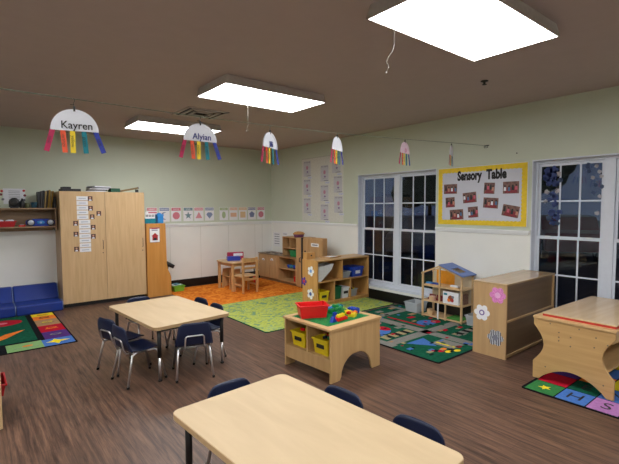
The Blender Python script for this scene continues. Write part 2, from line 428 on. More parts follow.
def rainbow(x, rz, drop, name, label, tint=CARD, ink=INK, R=.115):
    px, py, pz = string_pt(x)
    t = thing('paper_rainbow', label, 'paper craft', (px, py, pz), math.radians(rz), 'paper plate rainbows hanging from the string')
    g = G(DARKP); g.tube([(0, 0, .004), (.004, 0, -.01), (-.004, 0, -.025), (.002, 0, -drop+.012)], .002, 6)
    g.tube([(.002, 0, -drop*.55), (-.018, 0, -drop*.5-.004)], .0018, 6)
    g.box(-.005, .005, -.005, .005, -drop-.012, -drop+.016); g.done('clip', t)
    g = G(tint); pts = [(R*math.cos(PI*k/20), R*math.sin(PI*k/20)-drop-R) for k in range(21)]
    g.prismy(pts, -.0012, .0012)
    rim = [(R*math.cos(PI*k/20), R*math.sin(PI*k/20)-drop-R) for k in range(21)]+[(R*.88*math.cos(PI*k/20), R*.88*math.sin(PI*k/20)-drop-R) for k in range(20, -1, -1)]
    g.prismy(rim, -.0035, .0035)
    p = g.done('paper_plate', t)
    if name:
        g = G(ink); g.text(name, .056, T((.01, -.0042, -drop-R+.028)) @ RX(90), bold=.0004, sx=.95); g.done('written_name', p)
    words = ['pink', 'orange', 'yellow', 'green', 'blue']
    for k, (m, sx, tilt) in enumerate(zip((CRIM, OPAP, YPAP, TPAP, BPAP), (-.104, -.058, -.012, .042, .098), (-15, 4, 0, 4, 19))):
        M = T((sx, .002, -drop-R+.004)) @ RY(-tilt)
        g = G(m); g.box(-.0125, .0125, -.0008, .0008, -.122, 0, M); o = g.done('streamer', t)
        g = G(INK); g.text(words[k], .024, M @ T((0, -.0012, -.06)) @ RX(90) @ RZ(-90), depth=.0003); g.done('written_word', o)
    return t
BINK = mat('blue_marker', (44, 52, 130), .8); PTINT = mat('pink_plate', (224, 196, 210), .8)
rainbow(.475, -9.8, .055, 'Kayren', 'paper plate rainbow with the name Kayren, leftmost on the string')
rainbow(1.221, -1, .045, 'Alyian', 'paper plate rainbow with a blue name, second from left on the string', ink=BINK)
rainbow(1.79, 29, .05, 'Jilli', 'half-turned paper plate rainbow with blue scribble, third from left', ink=BINK)
rainbow(2.50, 25, .03, '', 'narrow white paper rainbow with orange and blue streamers, fourth from left')
rainbow(3.47, 16, .028, 'O', 'pink-drawn paper plate rainbow above the left window, fifth from left', tint=PTINT, ink=mat('pink_marker', (200, 60, 130), .8))
rainbow(4.33, 24, .03, '', 'edge-on paper rainbow just left of the yellow board, last on the string')

# ------------------------------------------------------------------ classroom tables
def table(cx, cy, rz, w, l, label):
    t = thing('classroom_table', label, 'table', (cx, cy, 0), math.radians(rz))
    x, y = w/2, l/2
    g = G(TEDGE); g.rrect(-x, x, -y, y, .05, .462, .489); g.use(TABLE).rrect(-x+.003, x-.003, -y+.003, y-.003, .047, .489, .4905); g.done('tabletop', t)
    g = G(BLACKM); 
    for s in (-1, 1): g.box(s*(x-.075)-.01, s*(x-.075)+.01, -y+.09, y-.09, .43, .462); g.box(-x+.09, x-.09, s*(y-.075)-.01, s*(y-.075)+.01, .43, .462)
    g.done('apron_frame', t)
    for sx in (-1, 1):
        for sy in (-1, 1):
            px, py = sx*(x-.065), sy*(y-.065)
            g = G(BLACKM); g.tube([(px, py, .462), (px, py, .21)], .017, 12); g.box(px-.03, px+.03, py-.03, py+.03, .457, .462); lo = g.done('leg', t)
            g = G(CHROME); g.tube([(px, py, .23), (px, py, .012)], .0125, 12); ins = g.done('chrome_leg_insert', lo); ins['label'] = 'chrome lower leg'
            g = G(RUBBER); g.tube([(px, py, .014), (px, py, 0)], .017, 12); g.done('glide', lo)
table(1.142, 1.462, 3.65, .72, 1.19, 'large maple-topped classroom table in the foreground')
table(1.515, 4.14, 4.6, .75, 1.14, 'maple-topped classroom table with black legs in front of the tall cabinet')

# ------------------------------------------------------------------ navy chairs
def make_chair(label):
    t = thing('school_chair', label, 'chair', group='navy school chairs round the two tables')
    def surf(fn, nu=12, nv=10):
        g = G(NAVY); V = [[g.bm.verts.new(fn(-1+2*i/nu, j/nv)) for i in range(nu+1)] for j in range(nv+1)]
        for j in range(nv):
            for i in range(nu):
                f = g.bm.faces.new([V[j][i], V[j][i+1], V[j+1][i+1], V[j+1][i]]); f.smooth = True
        return g
    def seat(u, v):     # v 0 front .. 1 rear
        w = .165*(1-.12*(1-v)**2)
        y = .155-.30*v - .02*(u**4)*(1-v)**3
        z = .315+.012*u*u-.012*math.sin(PI*v)-.028*max(0, .25-v)**1.5*8*.5+.02*max(0, v-.85)
        return (w*u, y, z)
    def back(u, v):
        w = .176*(1-.19*v)*(1-.10*max(0, (v-.8)/.2)**3)
        z = .322+.225*v-.02*(abs(u)**7)*v
        y = -.142-.055*v+.022*u*u*(.4+v*.6)+.012*math.sin(PI*v)*-1
        return (w*u, y, z)
    for nm, fn in (('seat', seat), ('backrest', back)):
        o = surf(fn).done(nm, t); m = o.modifiers.new('Solidify', 'SOLIDIFY'); m.thickness = .008; m.offset = -1 if nm == 'seat' else 0
    for s in (-1, 1):
        g = G(CHROME); g.tube([(s*.12, .02, .296), (s*.13, .09, .296), (s*.14, .12, .28), (s*.165, .185, .012)], .0105, 10); a = g.done('leg', t)
        gg = G(RUBBER); gg.tube([(s*.1642, .183, .022), (s*.166, .188, 0)], .012, 10); gg.done('foot_cap', a)
        g = G(CHROME); g.tube([(s*.12, .02, .296), (s*.135, -.09, .296), (s*.145, -.125, .28), (s*.168, -.18, .012)], .0105, 10); a = g.done('leg', t)
        gg = G(RUBBER); gg.tube([(s*.167, -.178, .022), (s*.169, -.183, 0)], .012, 10); gg.done('foot_cap', a)
    g = G(CHROME); g.tube([(-.12, .02, .294), (0, .02, .290), (.12, .02, .294)], .008, 8); g.tube([(-.135, -.1, .296), (0, -.1, .292), (.135, -.1, .296)], .008, 8); g.done('seat_frame', t)
    g = G(CHROME); g.tube([(-.095, -.10, .293), (-.092, -.155, .298), (-.088, -.175, .33), (-.084, -.190, .405), (-.078, -.193, .418), (-.066, -.194, .425), (.066, -.194, .425), (.078, -.193, .418), (.084, -.190, .405), (.088, -.175, .33), (.092, -.155, .298), (.095, -.10, .293)], .0075, 8); g.done('back_frame', t)
    return t
c0 = make_chair('navy plastic chair at near end of the far table, its back to the camera')
c0.location = (1.54, 3.60, 0); c0.rotation_euler = (0, 0, math.radians(-16)); c0.scale = (.93, .93, .93)
R_ = math.radians
for x, y, a, lab in [
    (1.125, 3.79, -82, 'navy plastic chair on the left side of the far table, nearer to the camera'),
    (1.10, 4.15, -72, 'navy plastic chair on the left side of the far table, farther from the camera'),
    (1.47, 4.66, 188, 'navy plastic chair at far end of the far table, towards the tall cabinet'),
    (1.80, 4.31, 96, 'navy plastic chair on the right side of the far table, farther from the camera'),
    (1.80, 3.95, 92, 'navy plastic chair on the right side of the far table, nearer to the camera'),
    (1.13, 1.96, 182, 'navy chair tucked under the far end of the foreground table'),
    (1.385, 1.62, 95, 'navy chair tucked under the right side of the foreground table, farther one'),
    (1.42, 1.16, 94, 'navy chair tucked under the right side of the foreground table, nearer one')]:
    dup(c0, (x, y, 0), R_(a), lab)

# ------------------------------------------------------------------ tall cabinet
t = thing('storage_cabinet', 'tall light-wood two-door storage cabinet against the back wall', 'cabinet', (1.075, 7.19, 0))
w, d, h = 1.22, .48, 1.752
g = G(BLACKM); g.box(.02, w-.02, .04, d, 0, .06); g.done('plinth', t)
g = G(MAPLE); g.box(0, .02, .02, d, .06, h); g.box(w-.02, w, .02, d, .06, h); g.box(.02, w-.02, .02, d, h-.02, h); g.box(.02, w-.02, .02, d, .06, .08); g.box(.02, w-.02, d-.01, d, .08, h-.02); g.done('body', t, .001)
for k, (a, b) in enumerate(((0, .615), (.619, w))):
    g = G(MAPLE); g.box(a, b, 0, .018, .06, h); dr = g.done('door', t, .0015)
    hx = b-.045
    g = G(DARKP); g.tube([(hx, 0, .86), (hx, -.025, .865), (hx, -.028, .90), (hx, -.028, .96), (hx, -.025, .995), (hx, 0, 1.0)], .004, 6); g.done('handle', dr)
    g = G(DARKP); M = T((hx, 0, .80)) @ RX(90); g.cyl(0, 0, 0, .004, .008, 10, M); g.done('lock', dr)
ords = ['topmost', 'second', 'third', 'fourth', 'fifth', 'sixth', 'seventh', 'eighth', 'ninth', 'tenth', 'eleventh', 'lowest']
for k in range(12):
    z = 1.648-.0715*k; x = 1.375 if k < 5 else 1.398
    g = G(PAPER); g.box(-.078, .078, -.031, .031, 0, .0015); g.use(mat('pale_blue_ink', (168, 174, 196), .8)); g.box(-.05, .05, -.006, .005, .0015, .002); g.box(-.07, .07, -.030, -.027, .0015, .002)
    tag(g.done('name_strip', M=wall_back(x, z, 7.19)), '%s white name strip in the column on the left cabinet door' % ords[k], 'name card', 'white name strips on the cabinet door')
PH = [(1.485, 1.645, 'beside the top strip'), (1.485, 1.497, 'beside the third strip'), (1.505, 1.366, 'beside the fifth strip'), (1.60, 1.416, 'standing alone right of the column'),
      (1.275, 1.271, 'left of the sixth strip'), (1.515, 1.204, 'right of the seventh strip'), (1.275, 1.107, 'left of the eighth strip'), (1.512, 1.063, 'right of the ninth strip'), (1.275, .88, 'left of the lowest strip')]
for k, (x, z, lab) in enumerate(PH):
    g = G(mat('photo_brown', (84, 52, 48), .5, noise=.4, nscale=50)); g.box(-.033, .033, -.036, .036, 0, .002)
    g.use(mat('skin_print', (206, 158, 132), .6)); pts = [(.013*math.cos(2*PI*j/12), .01+.015*math.sin(2*PI*j/12)) for j in range(12)]; g.prismz(pts, .002, .0026)
    g.use(CARD).prismz([(-.02, -.033), (.02, -.033), (.013, -.012), (-.013, -.012)], .002, .0025)
    tag(g.done('portrait_photo', M=wall_back(x, z, 7.19)), 'tiny portrait photo on the left cabinet door, %s' % lab, 'photo', 'portrait photos on the cabinet door')
# on top of the cabinet
zc = h+.0005
g = G(DARKP); g.box(0, .26, 0, .2, 0, .04); g.box(.02, .13, .02, .18, .04, .07)
tag(g.done('document_tray', M=T((1.12, 7.25, zc)) @ RZ(4), bevel=.004), 'flat black tray lying on the left of the tall cabinet top', 'tray')
cols = [PAPER, DARKP, CARD, GREY, PAPER, GREEN, DARKP]
for k in range(5):
    g = G([CARD, DARKP, PAPER, GREY, CARD][k]); g.box(-.14, .14, -.1, .1, 0, .017)
    tag(g.done('paper_pad', M=T((1.60+.012*k, 7.33, zc+.018*k)) @ RZ(-14+9*k), bevel=.001), '%s pad in the untidy paper pile on top of the cabinet' % ['lowest pale', 'second black', 'middle white', 'fourth grey', 'topmost pale'][k], 'paper pad', 'paper pads on the cabinet top')
g = G(mat('dark_green_board', (30, 84, 62), .6)); g.box(0, .14, 0, .16, 0, .06)
tag(g.done('green_box', M=T((1.80, 7.24, zc)) @ RZ(3), bevel=.003), 'flat dark green box on the cabinet top beside the paper pile', 'box')
g = G(wood('dark_plank', (120, 100, 62), (140, 118, 76), 'x'))
g.box(0, .28, 0, .06, 0, .03); g.use(GREY).box(.275, .285, -.002, .062, -.001, .033)
tag(g.done('wooden_board', M=T((1.955, 7.24, zc+.002)) @ RY(-12), bevel=.002), 'olive-brown wooden board propped on the right of the cabinet top', 'board')
g = G(DARKP); g.box(0, .04, 0, .05, 0, .048); tag(g.done('wooden_block', M=T((2.185, 7.245, zc))), 'small block under the raised end of the board on the cabinet', 'block')

# ------------------------------------------------------------------ honey shelf unit right of the cabinet
t = thing('divider_shelf', 'narrow honey-coloured shelf unit standing right of the tall cabinet', 'shelf', (2.305, 7.15, 0))
side = [(0, 0), (.40, 0), (.40, .30), (.385, .36), (.345, .45), (.33, .55), (.32, 1.235), (0, 1.235)]
for nm, y0 in (('side_panel', 0), ('side_panel', .48)):
    g = G(HONEY); g.prismy(side, y0, y0+.02); g.done(nm, t, .003)
g = G(HONEY); g.box(0, .012, .02, .48, 0, 1.235); g.done('back_panel', t)
for z, dd in ((.02, .385), (.36, .36), (.70, .32), (1.0, .315), (1.215, .315)):
    g = G(HONEY); g.box(.012, dd, .02, .48, z, z+.018); g.done('shelf', t)
t = thing('picture_card', 'white card with a red house picture on the honey shelf end', 'card', M=wall_back(2.44, 1.045, 7.15))
g = G(PAPER); g.box(-.085, .085, -.125, .125, 0, .0015); g.use(GREY)
for (a, b, c, d2) in ((-.085, .085, .12, .125), (-.085, .085, -.125, -.12), (-.085, -.08, -.125, .125), (.08, .085, -.125, .125)): g.box(a, b, c, d2, .0015, .002)
g.done('sheet', t)
g = G(mat('brick_red_print', (170, 40, 48), .8)); g.box(-.04, .05, -.09, -.02, .0015, .0022); g.prismz([(-.055, -.02), (.065, -.02), (.005, .035)], .0015, .0022); g.use(INK).box(-.02, .03, -.09, -.05, .0022, .0027)
for z in (.095, .07): g.use(GREY).box(-.05, .05, z, z+.012, .0015, .002)
g.use(mat('red_header', (196, 60, 70), .8)).box(-.08, .08, .105, .12, .0015, .002)
g.done('picture', t)
# things on it
t = thing('counting_chart_box', 'teal tray with a white black-dashed chart standing on the honey shelf', 'tray', (2.305, 7.2, 1.2355))
g = G(TEAL); 
for b in ((0, .18, 0, .22, 0, .008), (0, .008, 0, .22, .008, .085), (.172, .18, 0, .22, .008, .085), (.008, .172, 0, .008, .008, .085), (.008, .172, .212, .22, .008, .085)): g.box(*b)
g.done('tray', t, .003)
g = G(PAPER); g.box(.010, .170, .012, .016, .03, .20); g.use(INK)
for k in range(6): g.box(.018+.025*k, .03+.025*k, .0105, .012, .11, .15)
g.use(mat('pink_header', (196, 110, 130), .8)).box(.06, .20, .0105, .012, .172, .195); g.done('dashed_card', t)
t = thing('storage_bin', 'bright blue bin with lid at the right edge of the honey shelf', 'bin', (2.52, 7.19, 1.2355))
g = G(SKY); g.prismz([(.012, .0), (.112, .0), (.112, .14), (.012, .14)], 0, .13); g.done('bin_body', t, .01, 3)
g = G(SKY); g.rrect(.0, .124, -.008, .15, .02, .13, .15); g.ball((.062, .07, .15), .04, (1, 1, .7)); g.done('lid', t, .003)
t.location = (2.498, 7.185, 1.2355)
# dark toy on the side shelf and green bin below
t = thing('black_hairdryer', 'black toy hairdryer poking out of the honey shelf', 'toy', (2.67, 7.18, .3785))
g = G(DARKP); g.tube([(-.08, .12, .20), (.01, .07, .15), (.11, .03, .09)], .045, 14, .032); g.done('barrel', t)
g = G(DARKP); g.tube([(.02, .07, .14), (.0, .08, .05), (-.01, .08, .0)], .022, 10); g.done('grip', t)
def bin_(name, label, x, y, z, w, d, h, m, cat='bin', rz=0, taper=.85, group=None, lab=None):
    t = thing(name, label, cat, (x, y, z), R_(rz), group)
    g = G(m); W, D = w/2, d/2; th = .004
    def ring(s, zz, o=0): return [g.bm.verts.new((a*(W*s-o), b*(D*s-o), zz)) for a, b in ((-1, -1), (1, -1), (1, 1), (-1, 1))]
    A = ring(taper, 0); B = ring(1, h); C = ring(1, h, th); Dd = ring(taper, th, th)
    for P, Q in ((A, B), (B, C), (C, Dd)):
        for k in range(4): g.bm.faces.new([P[k], P[(k+1) % 4], Q[(k+1) % 4], Q[k]])
    g.bm.faces.new(A[::-1]); g.bm.faces.new(Dd); bmesh.ops.recalc_face_normals(g.bm, faces=g.bm.faces[:])
    g.done('bin_body', t, .002)
    g = G(m); r = .008
    for (a, b, c, e) in ((-W-r, W+r, -D-r, -D+.002), (-W-r, W+r, D-.002, D+r), (-W-r, -W+.002, -D, D), (W-.002, W+r, -D, D)): g.box(a, b, c, e, h-.014, h)
    g.done('rim', t, .003)
    if lab == 'slot':
        g = G(DARKP); s = .93
        g.box(-.045, .045, -D*.97-.004, -D*.93, h*.42, h*.66); g.done('label_window', t)
    return t
bin_('green_bin', 'small green bin with white lid edge on the floor beside the honey shelf', 2.90, 7.40, .0085, .2, .24, .10, LGREEN)
g = G(CARD); g.box(-.09, .09, -.08, .08, 0, .006); g.use(TEAL).box(-.04, .05, -.04, .06, .006, .022)
tag(g.done('craft_lid', M=T((2.89, 7.42, .112)) @ RZ(12), bevel=.002), 'white and teal lid lying on the small green bin', 'lid')

# ------------------------------------------------------------------ wall shelf, top left
t = thing('wall_shelf', 'brown two-tier wall shelf left of the tall cabinet', 'shelf', (-.9, 7.36, 1.17))
for z, nm in ((.335, 'top_shelf'), (.065, 'bottom_shelf')):
    g = G(SHELFW); g.box(0, 1.955, 0, .31, z-.018, z); g.done(nm, t, .001)
g = G(SHELFW); g.box(1.935, 1.955, .0, .31, 0, .317); g.done('end_panel', t, .001)
g = G(SHELFW); g.box(0, .02, 0, .31, 0, .317); g.done('end_panel', t, .001)
g = G(SHELFW); g.box(.02, 1.935, .3, .318, .065, .317); g.box(.02, 1.935, .28, .318, -.01, .047); g.done('back_panel', t)
g = G(WHITE); g.box(.02, 1.935, .005, .007, .3, .317)
g.bm.free()
zt, zb = 1.17+.3355, 1.17+.0655
t = thing('notice_sheet', 'white notice with red picture borders on the wall above the shelf', 'poster', M=wall_back(.565, 1.665))
g = G(CARD); g.box(-.135, .135, -.10, .13, 0, .0015); g.done('sheet', t)
g = G(mat('red_print', (196, 60, 60), .8))
for k, (x, z) in enumerate(((-.15, .09), (-.16, .04), (-.14, -.03), (.12, .1), (.13, .03), (.12, -.04))):
    g.use([mat('red_print', (196, 60, 60), .8), mat('dark_red_print', (120, 50, 60), .8), GREY][k % 3]).ball((x, z, .003), .018, (1, 1, .12), 6)
g.use(GREY)
for k in range(6): g.box(-.07, .07, .09-.025*k, .096-.025*k, .0015, .002)
g.done('picture_border', t)
t = thing('desk_speaker', 'round black speaker standing on the wall shelf', 'speaker', (.545, 7.47, zt))
t.scale = (.72, .72, .72)
g = G(DARKP); g.rrect(-.07, .07, -.05, .05, .03, 0, .02); g.done('base', t)
g = G(DARKP); M = T((0, -.04, .115)) @ RX(-90); g.lathe([(.03, -.002), (.07, .0), (.092, .02), (.092, .07), (.06, .09)], 0, 0, 24, M); g.box(-.09, .09, -.02, .04, .018, .1); g.done('body', t)
g = G(BLACKM); M = T((0, -.045, .125)) @ RX(90); g.lathe([(.05, 0), (.04, .003), (.01, -.002)], 0, 0, 20, M); g.done('grille', t)
g = G(DARKP); g.lathe([(.03, 0), (.035, .05), (.03, .09), (.015, .12)]); g.use(BLACKM).cyl(0, 0, .12, .14, .012, 10)
tag(g.done('black_bottle', loc=(.64, 7.46, zt)), 'small black bottle on the wall shelf right of the speaker', 'bottle')
g = G(mat('olive_print', (92, 98, 70), .6)); g.lathe([(.028, 0), (.03, .07), (.028, .075)])
tag(g.done('paint_jar', loc=(.70, 7.47, zt)), 'short olive jar between black bottle and blue cup on the shelf', 'jar')
t = thing('blue_cup', 'dark teal cup on the wall shelf beside the leaning books', 'cup', (.785, 7.46, zt))
g = G(mat('teal_cup', (20, 70, 92), .5)); g.lathe([(.035, 0), (.045, .085), (.041, .085), (.032, .006)], 0, 0, 20); g.done('cup_body', t)
g = G(mat('dark_cable', (26, 26, 28), .6)); g.tube([(-.3, 7.44, zt+.004), (.05, 7.46, zt+.005), (.2, 7.42, zt+.012), (.3, 7.45, zt+.03), (.38, 7.46, zt+.03)], .004, 6)
tag(g.done('speaker_cable'), 'thin black cable lying on the left of the wall shelf', 'cable')
bc = [(DARKP, .03, 2, .24), (mat('book_grey', (84, 82, 84), .7), .02, 6, .25), (DARKP, .022, 8, .26), (mat('book_tan', (172, 146, 92), .7), .018, 10, .25), (mat('book_dark_brown', (72, 58, 44), .7), .02, 11, .262), (mat('book_mustard', (176, 140, 56), .7), .018, 12, .27), (mat('book_cream', (150, 130, 90), .7), .016, 13, .255), (mat('book_gold', (190, 150, 60), .7), .014, 15, .26)]
xx = .828
bn = ['black book, leftmost of', 'grey book, second in', 'thick black book, third in', 'tan book, fourth in', 'dark brown book, fifth in', 'mustard book, sixth in', 'cream book, seventh in', 'gold thin book, rightmost of']
for k, (m, w_, tl, hh) in enumerate(bc):
    th = R_(tl*.55)
    t = thing('book', '%s the leaning row on the wall shelf' % bn[k], 'book', (xx, 7.42, zt), group='books on the wall shelf')
    t.rotation_euler = (0, th, 0)
    g = G(m); g.box(0, .002, 0, .16, 0, hh); g.box(w_-.002, w_, 0, .16, 0, hh); g.box(0, w_, 0, .002, 0, hh); g.done('cover', t)
    g = G(CARD); g.box(.002, w_-.002, .002, .156, .004, hh-.004); g.done('pages', t)
    xx += w_/math.cos(th)+.0025
g = G(DARKP); g.rrect(0, .036, 0, .16, .008, 0, .17)
tag(g.done('black_box', loc=(1.03, 7.44, zt)), 'black box at the right end of the wall shelf, beside the books', 'box')
# lower tier
t = bin_('red_basket', 'red basket with white cloths at the left of the lower wall shelf', .40, 7.47, zb, .30, .16, .085, mat('dark_red_plastic', (176, 24, 34), .45))
for k, (x, lab) in enumerate(((.35, 'left white cloth bundle in the red basket'), (.475, 'right pale cloth bundle in the red basket'))):
    g = G(CARD); g.ball((0, 0, 0), .055, (1, .9, .6)); g.ball((.03, .01, .012), .03, (1, 1, .7))
    tag(g.done('cloth_bundle', loc=(x, 7.47, zb+.072)), lab, 'cloth', 'cloths in the red basket')
g = G(mat('navy_cloth', (24, 28, 48), .8)); g.ball((0, 0, .07), .07, (1.2, .45, 1)); g.ball((.0, 0, .12), .04, (1.4, .6, .8))
tag(g.done('navy_cap', loc=(.30, 7.61, zb)), 'dark navy cloth bag behind the red basket', 'bag')
g = G(RED); g.rrect(0, .08, 0, .06, .01, 0, .022); g.use(CARD).rrect(.015, .065, .01, .05, .01, .022, .03)
tag(g.done('small_red_box', loc=(.585, 7.43, zb)), 'small red and white box between the red basket and blue stereo', 'box')
t = thing('portable_stereo', 'blue portable stereo with two silver speakers on the lower wall shelf', 'stereo', (.855, 7.46, zb))
pts = []
for k in range(24):
    a = 2*PI*k/24; pts.append((.185*math.copysign(abs(math.cos(a))**.7, math.cos(a)), .055+.055*math.copysign(abs(math.sin(a))**.6, math.sin(a))))
g = G(BLUE); g.prismy(pts, -.05, .05); g.done('case', t, .006)
for s in (-1, 1):
    g = G(DARKP); M = T((s*.125, -.048, .055)) @ RX(90); g.lathe([(.05, 0), (.05, .012), (.042, .016)], 0, 0, 24, M); sp = g.done('speaker_ring', t)
    g = G(mat('silver_mesh', (176, 184, 196), .35, .6)); g.ball((s*.125, -.064, .055), .04, (1, .25, 1), 8); g.done('speaker_cone', sp)
g = G(SKY); M = T((0, -.05, .055)) @ RX(90); g.lathe([(.035, 0), (.035, .006), (.02, .008)], 0, 0, 20, M @ Matrix.Diagonal((1.4, .8, 1, 1))); g.done('disc_lid', t)
g = G(mat('silver_bezel', (160, 180, 220), .4)); M = T((0, -.058, .055)) @ RX(90); g.lathe([(.016, 0), (.014, .004)], 0, 0, 16, M); g.done('control_dial', t)

# ------------------------------------------------------------------ blue foam seats
MATB = mat('blue_vinyl', (18, 52, 140), .45, noise=.06, nscale=6, bump=.2)
def foam(x0, x1, label, rz=0):
    t = thing('foam_seat', label, 'seat', (x0, 7.07, 0), R_(rz), 'blue foam seats by the cabinet')
    w = x1-x0
    g = G(MATB); g.box(0, w, 0, .56, 0, .14); g.done('cushion', t, .02, 3)
    g = G(MATB); g.prismx([(.36, .135), (.585, .135), (.585, .345), (.50, .345)], 0, w); g.done('back_cushion', t, .018, 3)
    g = G(mat('pale_blue_piping', (150, 170, 210), .5))
    g.tube([(w, .01, .02), (w, .0, .12), (w, .02, .142), (w, .35, .15), (w, .49, .34), (w, .5, .347)], .004, 6); g.done('piping', t)
foam(-.42, .475, 'blue vinyl foam seat at the left edge of the picture')
foam(.485, 1.05, 'blue vinyl foam seat touching the tall cabinet')

# ------------------------------------------------------------------ rugs
def carpet(name, rgb, noise=.12, scale=60): return mat(name, rgb, .95, noise=noise, nscale=scale, bump=.5, spec=.1)
RB = carpet('rug_black', (20, 22, 26)); RG = carpet('rug_green', (20, 84, 62), .25, 25); RR = carpet('rug_red', (176, 22, 44)); RO = carpet('rug_orange', (232, 126, 50))
RY_ = carpet('rug_yellow', (226, 206, 44)); RT = carpet('rug_tan', (166, 132, 96)); RP = carpet('rug_purple', (80, 48, 116)); RBL = carpet('rug_blue', (72, 114, 184)); RLG = carpet('rug_light_green', (128, 168, 108)); RGY = carpet('rug_grey', (132, 130, 124), .15); RPK = carpet('rug_pink', (170, 116, 172))
def P(g, m, x0, x1, y0, y1, z): g.use(m); g.box(x0, x1, y0, y1, z-.003, z)
def ell(g, m, cx, cy, a, b, z, n=18): g.use(m).prismz([(cx+a*math.cos(2*PI*k/n), cy+b*math.sin(2*PI*k/n)) for k in range(n)], z-.003, z)
def patch(g, m, pts, z): g.use(m).prismz(pts, z-.003, z)
g = G(RB); g.rrect(-1.3, .918, 5.29, 7.05, .02, 0, .006)
P(g, RG, -1.0, .575, 5.66, 7.03, .0075)
for k, (m, a, b) in enumerate(((RY_, 6.85, 7.03), (RO, 6.62, 6.85), (RT, 6.27, 6.62), (RR, 5.93, 6.27), (RP, 5.59, 5.93))):
    P(g, m, .64, .90, a, b, .0075)
    patch(g, INK if k != 3 else RO, [(.70, (a+b)/2-.03), (.84, (a+b)/2-.03), (.84, (a+b)/2-.018), (.70, (a+b)/2-.018)], .0085)
    ell(g, [RO, RB, RY_, RO, RGY][k], .77, (a+b)/2+.02, .06, .035, .0085)
    ell(g, m, .77, (a+b)/2+.02, .04, .02, .0092)
P(g, RBL, .60, .90, 5.31, 5.585, .0075)
patch(g, RY_, [(.63, 5.45), (.70, 5.50), (.72, 5.56), (.76, 5.50), (.87, 5.46), (.77, 5.42), (.74, 5.34), (.70, 5.42)], .0085)
P(g, RLG, .27, .60, 5.31, 5.60, .0075)
ell(g, RO, .46, 5.46, .05, .025, .0085); P(g, RGY, .33, .56, 5.40, 5.41, .0085)
ell(g, RR, .29, 6.72, .23, .17, .0085); ell(g, PINK, .30, 6.72, .06, .05, .0092)
patch(g, RO, [(.02, 5.76), (.3, 6.12), (.50, 6.22), (.30, 5.92), (.16, 5.80)], .0085)
tag(g.done('activity_rug'), 'green rug with coloured number blocks in front of the blue foam seats', 'rug')

def speckle(name, cols, scale, thresholds):
    m = bpy.data.materials.new(name); m.use_nodes = True; nt = m.node_tree; L = nt.links.new; b = nt.nodes['Principled BSDF']
    tc = nt.nodes.new('ShaderNodeTexCoord'); n = nt.nodes.new('ShaderNodeTexNoise'); n.inputs['Scale'].default_value = scale; n.inputs['Detail'].default_value = 3; n.inputs['Distortion'].default_value = 1.5
    r = nt.nodes.new('ShaderNodeValToRGB'); r.color_ramp.elements.remove(r.color_ramp.elements[1])
    for k, (c, p) in enumerate(zip(cols, thresholds)):
        e = r.color_ramp.elements[0] if k == 0 else r.color_ramp.elements.new(p); e.position = p; e.color = srgb(*c)
    L(tc.outputs['Object'], n.inputs['Vector']); L(n.outputs['Fac'], r.inputs['Fac']); L(r.outputs['Color'], b.inputs['Base Color'])
    b.inputs['Roughness'].default_value = .95; b.inputs['Specular IOR Level'].default_value = .1
    return m
g = G(speckle('orange_carpet', [(196, 96, 24), (220, 124, 40), (232, 148, 56)], 9, (.35, .5, .65))); g.rrect(2.715, 5.05, 5.87, 7.60, .03, 0, .007)
tag(g.done('orange_rug'), 'orange play-area rug under the wooden toy kitchen', 'rug')
g = G(RG); g.rrect(2.72, 5.08, 4.20, 5.868, .03, 0, .006)
g.use(speckle('leafy_green_carpet', [(112, 144, 112), (158, 172, 78), (184, 190, 92), (126, 158, 116)], 9, (.38, .45, .56, .66))).rrect(2.735, 5.065, 4.215, 5.86, .03, .003, .0075)
tag(g.done('green_rug'), 'lime green leaf-patterned rug between bookshelf and play table', 'rug')

g = G(RB); g.rrect(3.44, 5.10, 2.31, 4.15, .03, 0, .006)
P(g, RG, 3.46, 5.08, 2.33, 4.13, .0072)
z = .0082; RTC = carpet('rug_cream', (160, 150, 112))
P(g, RGY, 3.46, 5.08, 2.93, 3.06, z); P(g, RGY, 4.14, 4.28, 2.33, 4.13, z); P(g, RGY, 3.46, 5.08, 3.80, 3.90, z); P(g, RGY, 4.85, 4.93, 2.33, 4.13, z+.0003)
P(g, RGY, 3.46, 3.56, 2.9, 4.13, z+.0004)
P(g, RR, 4.36, 4.40, 3.15, 3.75, z)
for k in range(7): P(g, RB if k % 2 else RTC, 3.62+.07*k, 3.69+.07*k, 3.10, 3.22, z); P(g, RB if k % 2 else RGY, 4.35+.07*k, 4.42+.07*k, 2.66, 2.76, z)
ell(g, RBL, 3.80, 3.42, .17, .17, z); ell(g, RR, 3.92, 3.42, .07, .10, z+.0008); ell(g, RO, 3.88, 3.48, .04, .04, z+.0014)
patch(g, RBL, [(3.68, 2.98-.1), (3.98, 2.88), (3.86, 2.62)], z)
patch(g, RBL, [(4.45, 2.55), (4.8, 2.6), (4.7, 2.38)], z)
ell(g, RBL, 4.55, 3.25, .14, .11, z+.0005); ell(g, RR, 4.68, 3.2, .07, .06, z+.001)
for (x, y, m) in ((3.76, 2.50, RR), (3.80, 2.44, RY_), (3.83, 2.52, RO), (3.88, 2.46, RB), (3.90, 2.40, RY_), (3.72, 2.54, RB), (4.02, 2.46, RR)): ell(g, m, x, y, .045, .03, z, 8)
P(g, RGY, 3.90, 4.12, 2.45, 2.72, z); P(g, RY_, 3.95, 3.98, 2.47, 2.70, z+.0006)
for (x, y) in ((3.70, 3.62), (3.82, 3.70), (4.0, 3.62), (4.05, 3.30), (4.45, 3.98), (4.7, 3.6), (4.75, 4.0), (4.55, 3.5)): P(g, [RGY, RR, RBL, RT][int(x*10) % 4], x, x+.12, y, y+.07, z)
for k in range(8): ell(g, [RR, PINK, RGY][k % 3], 3.70+.05*k, 3.58+.02*(k % 2), .025, .02, z+.001, 8)
rr = random.Random(11)
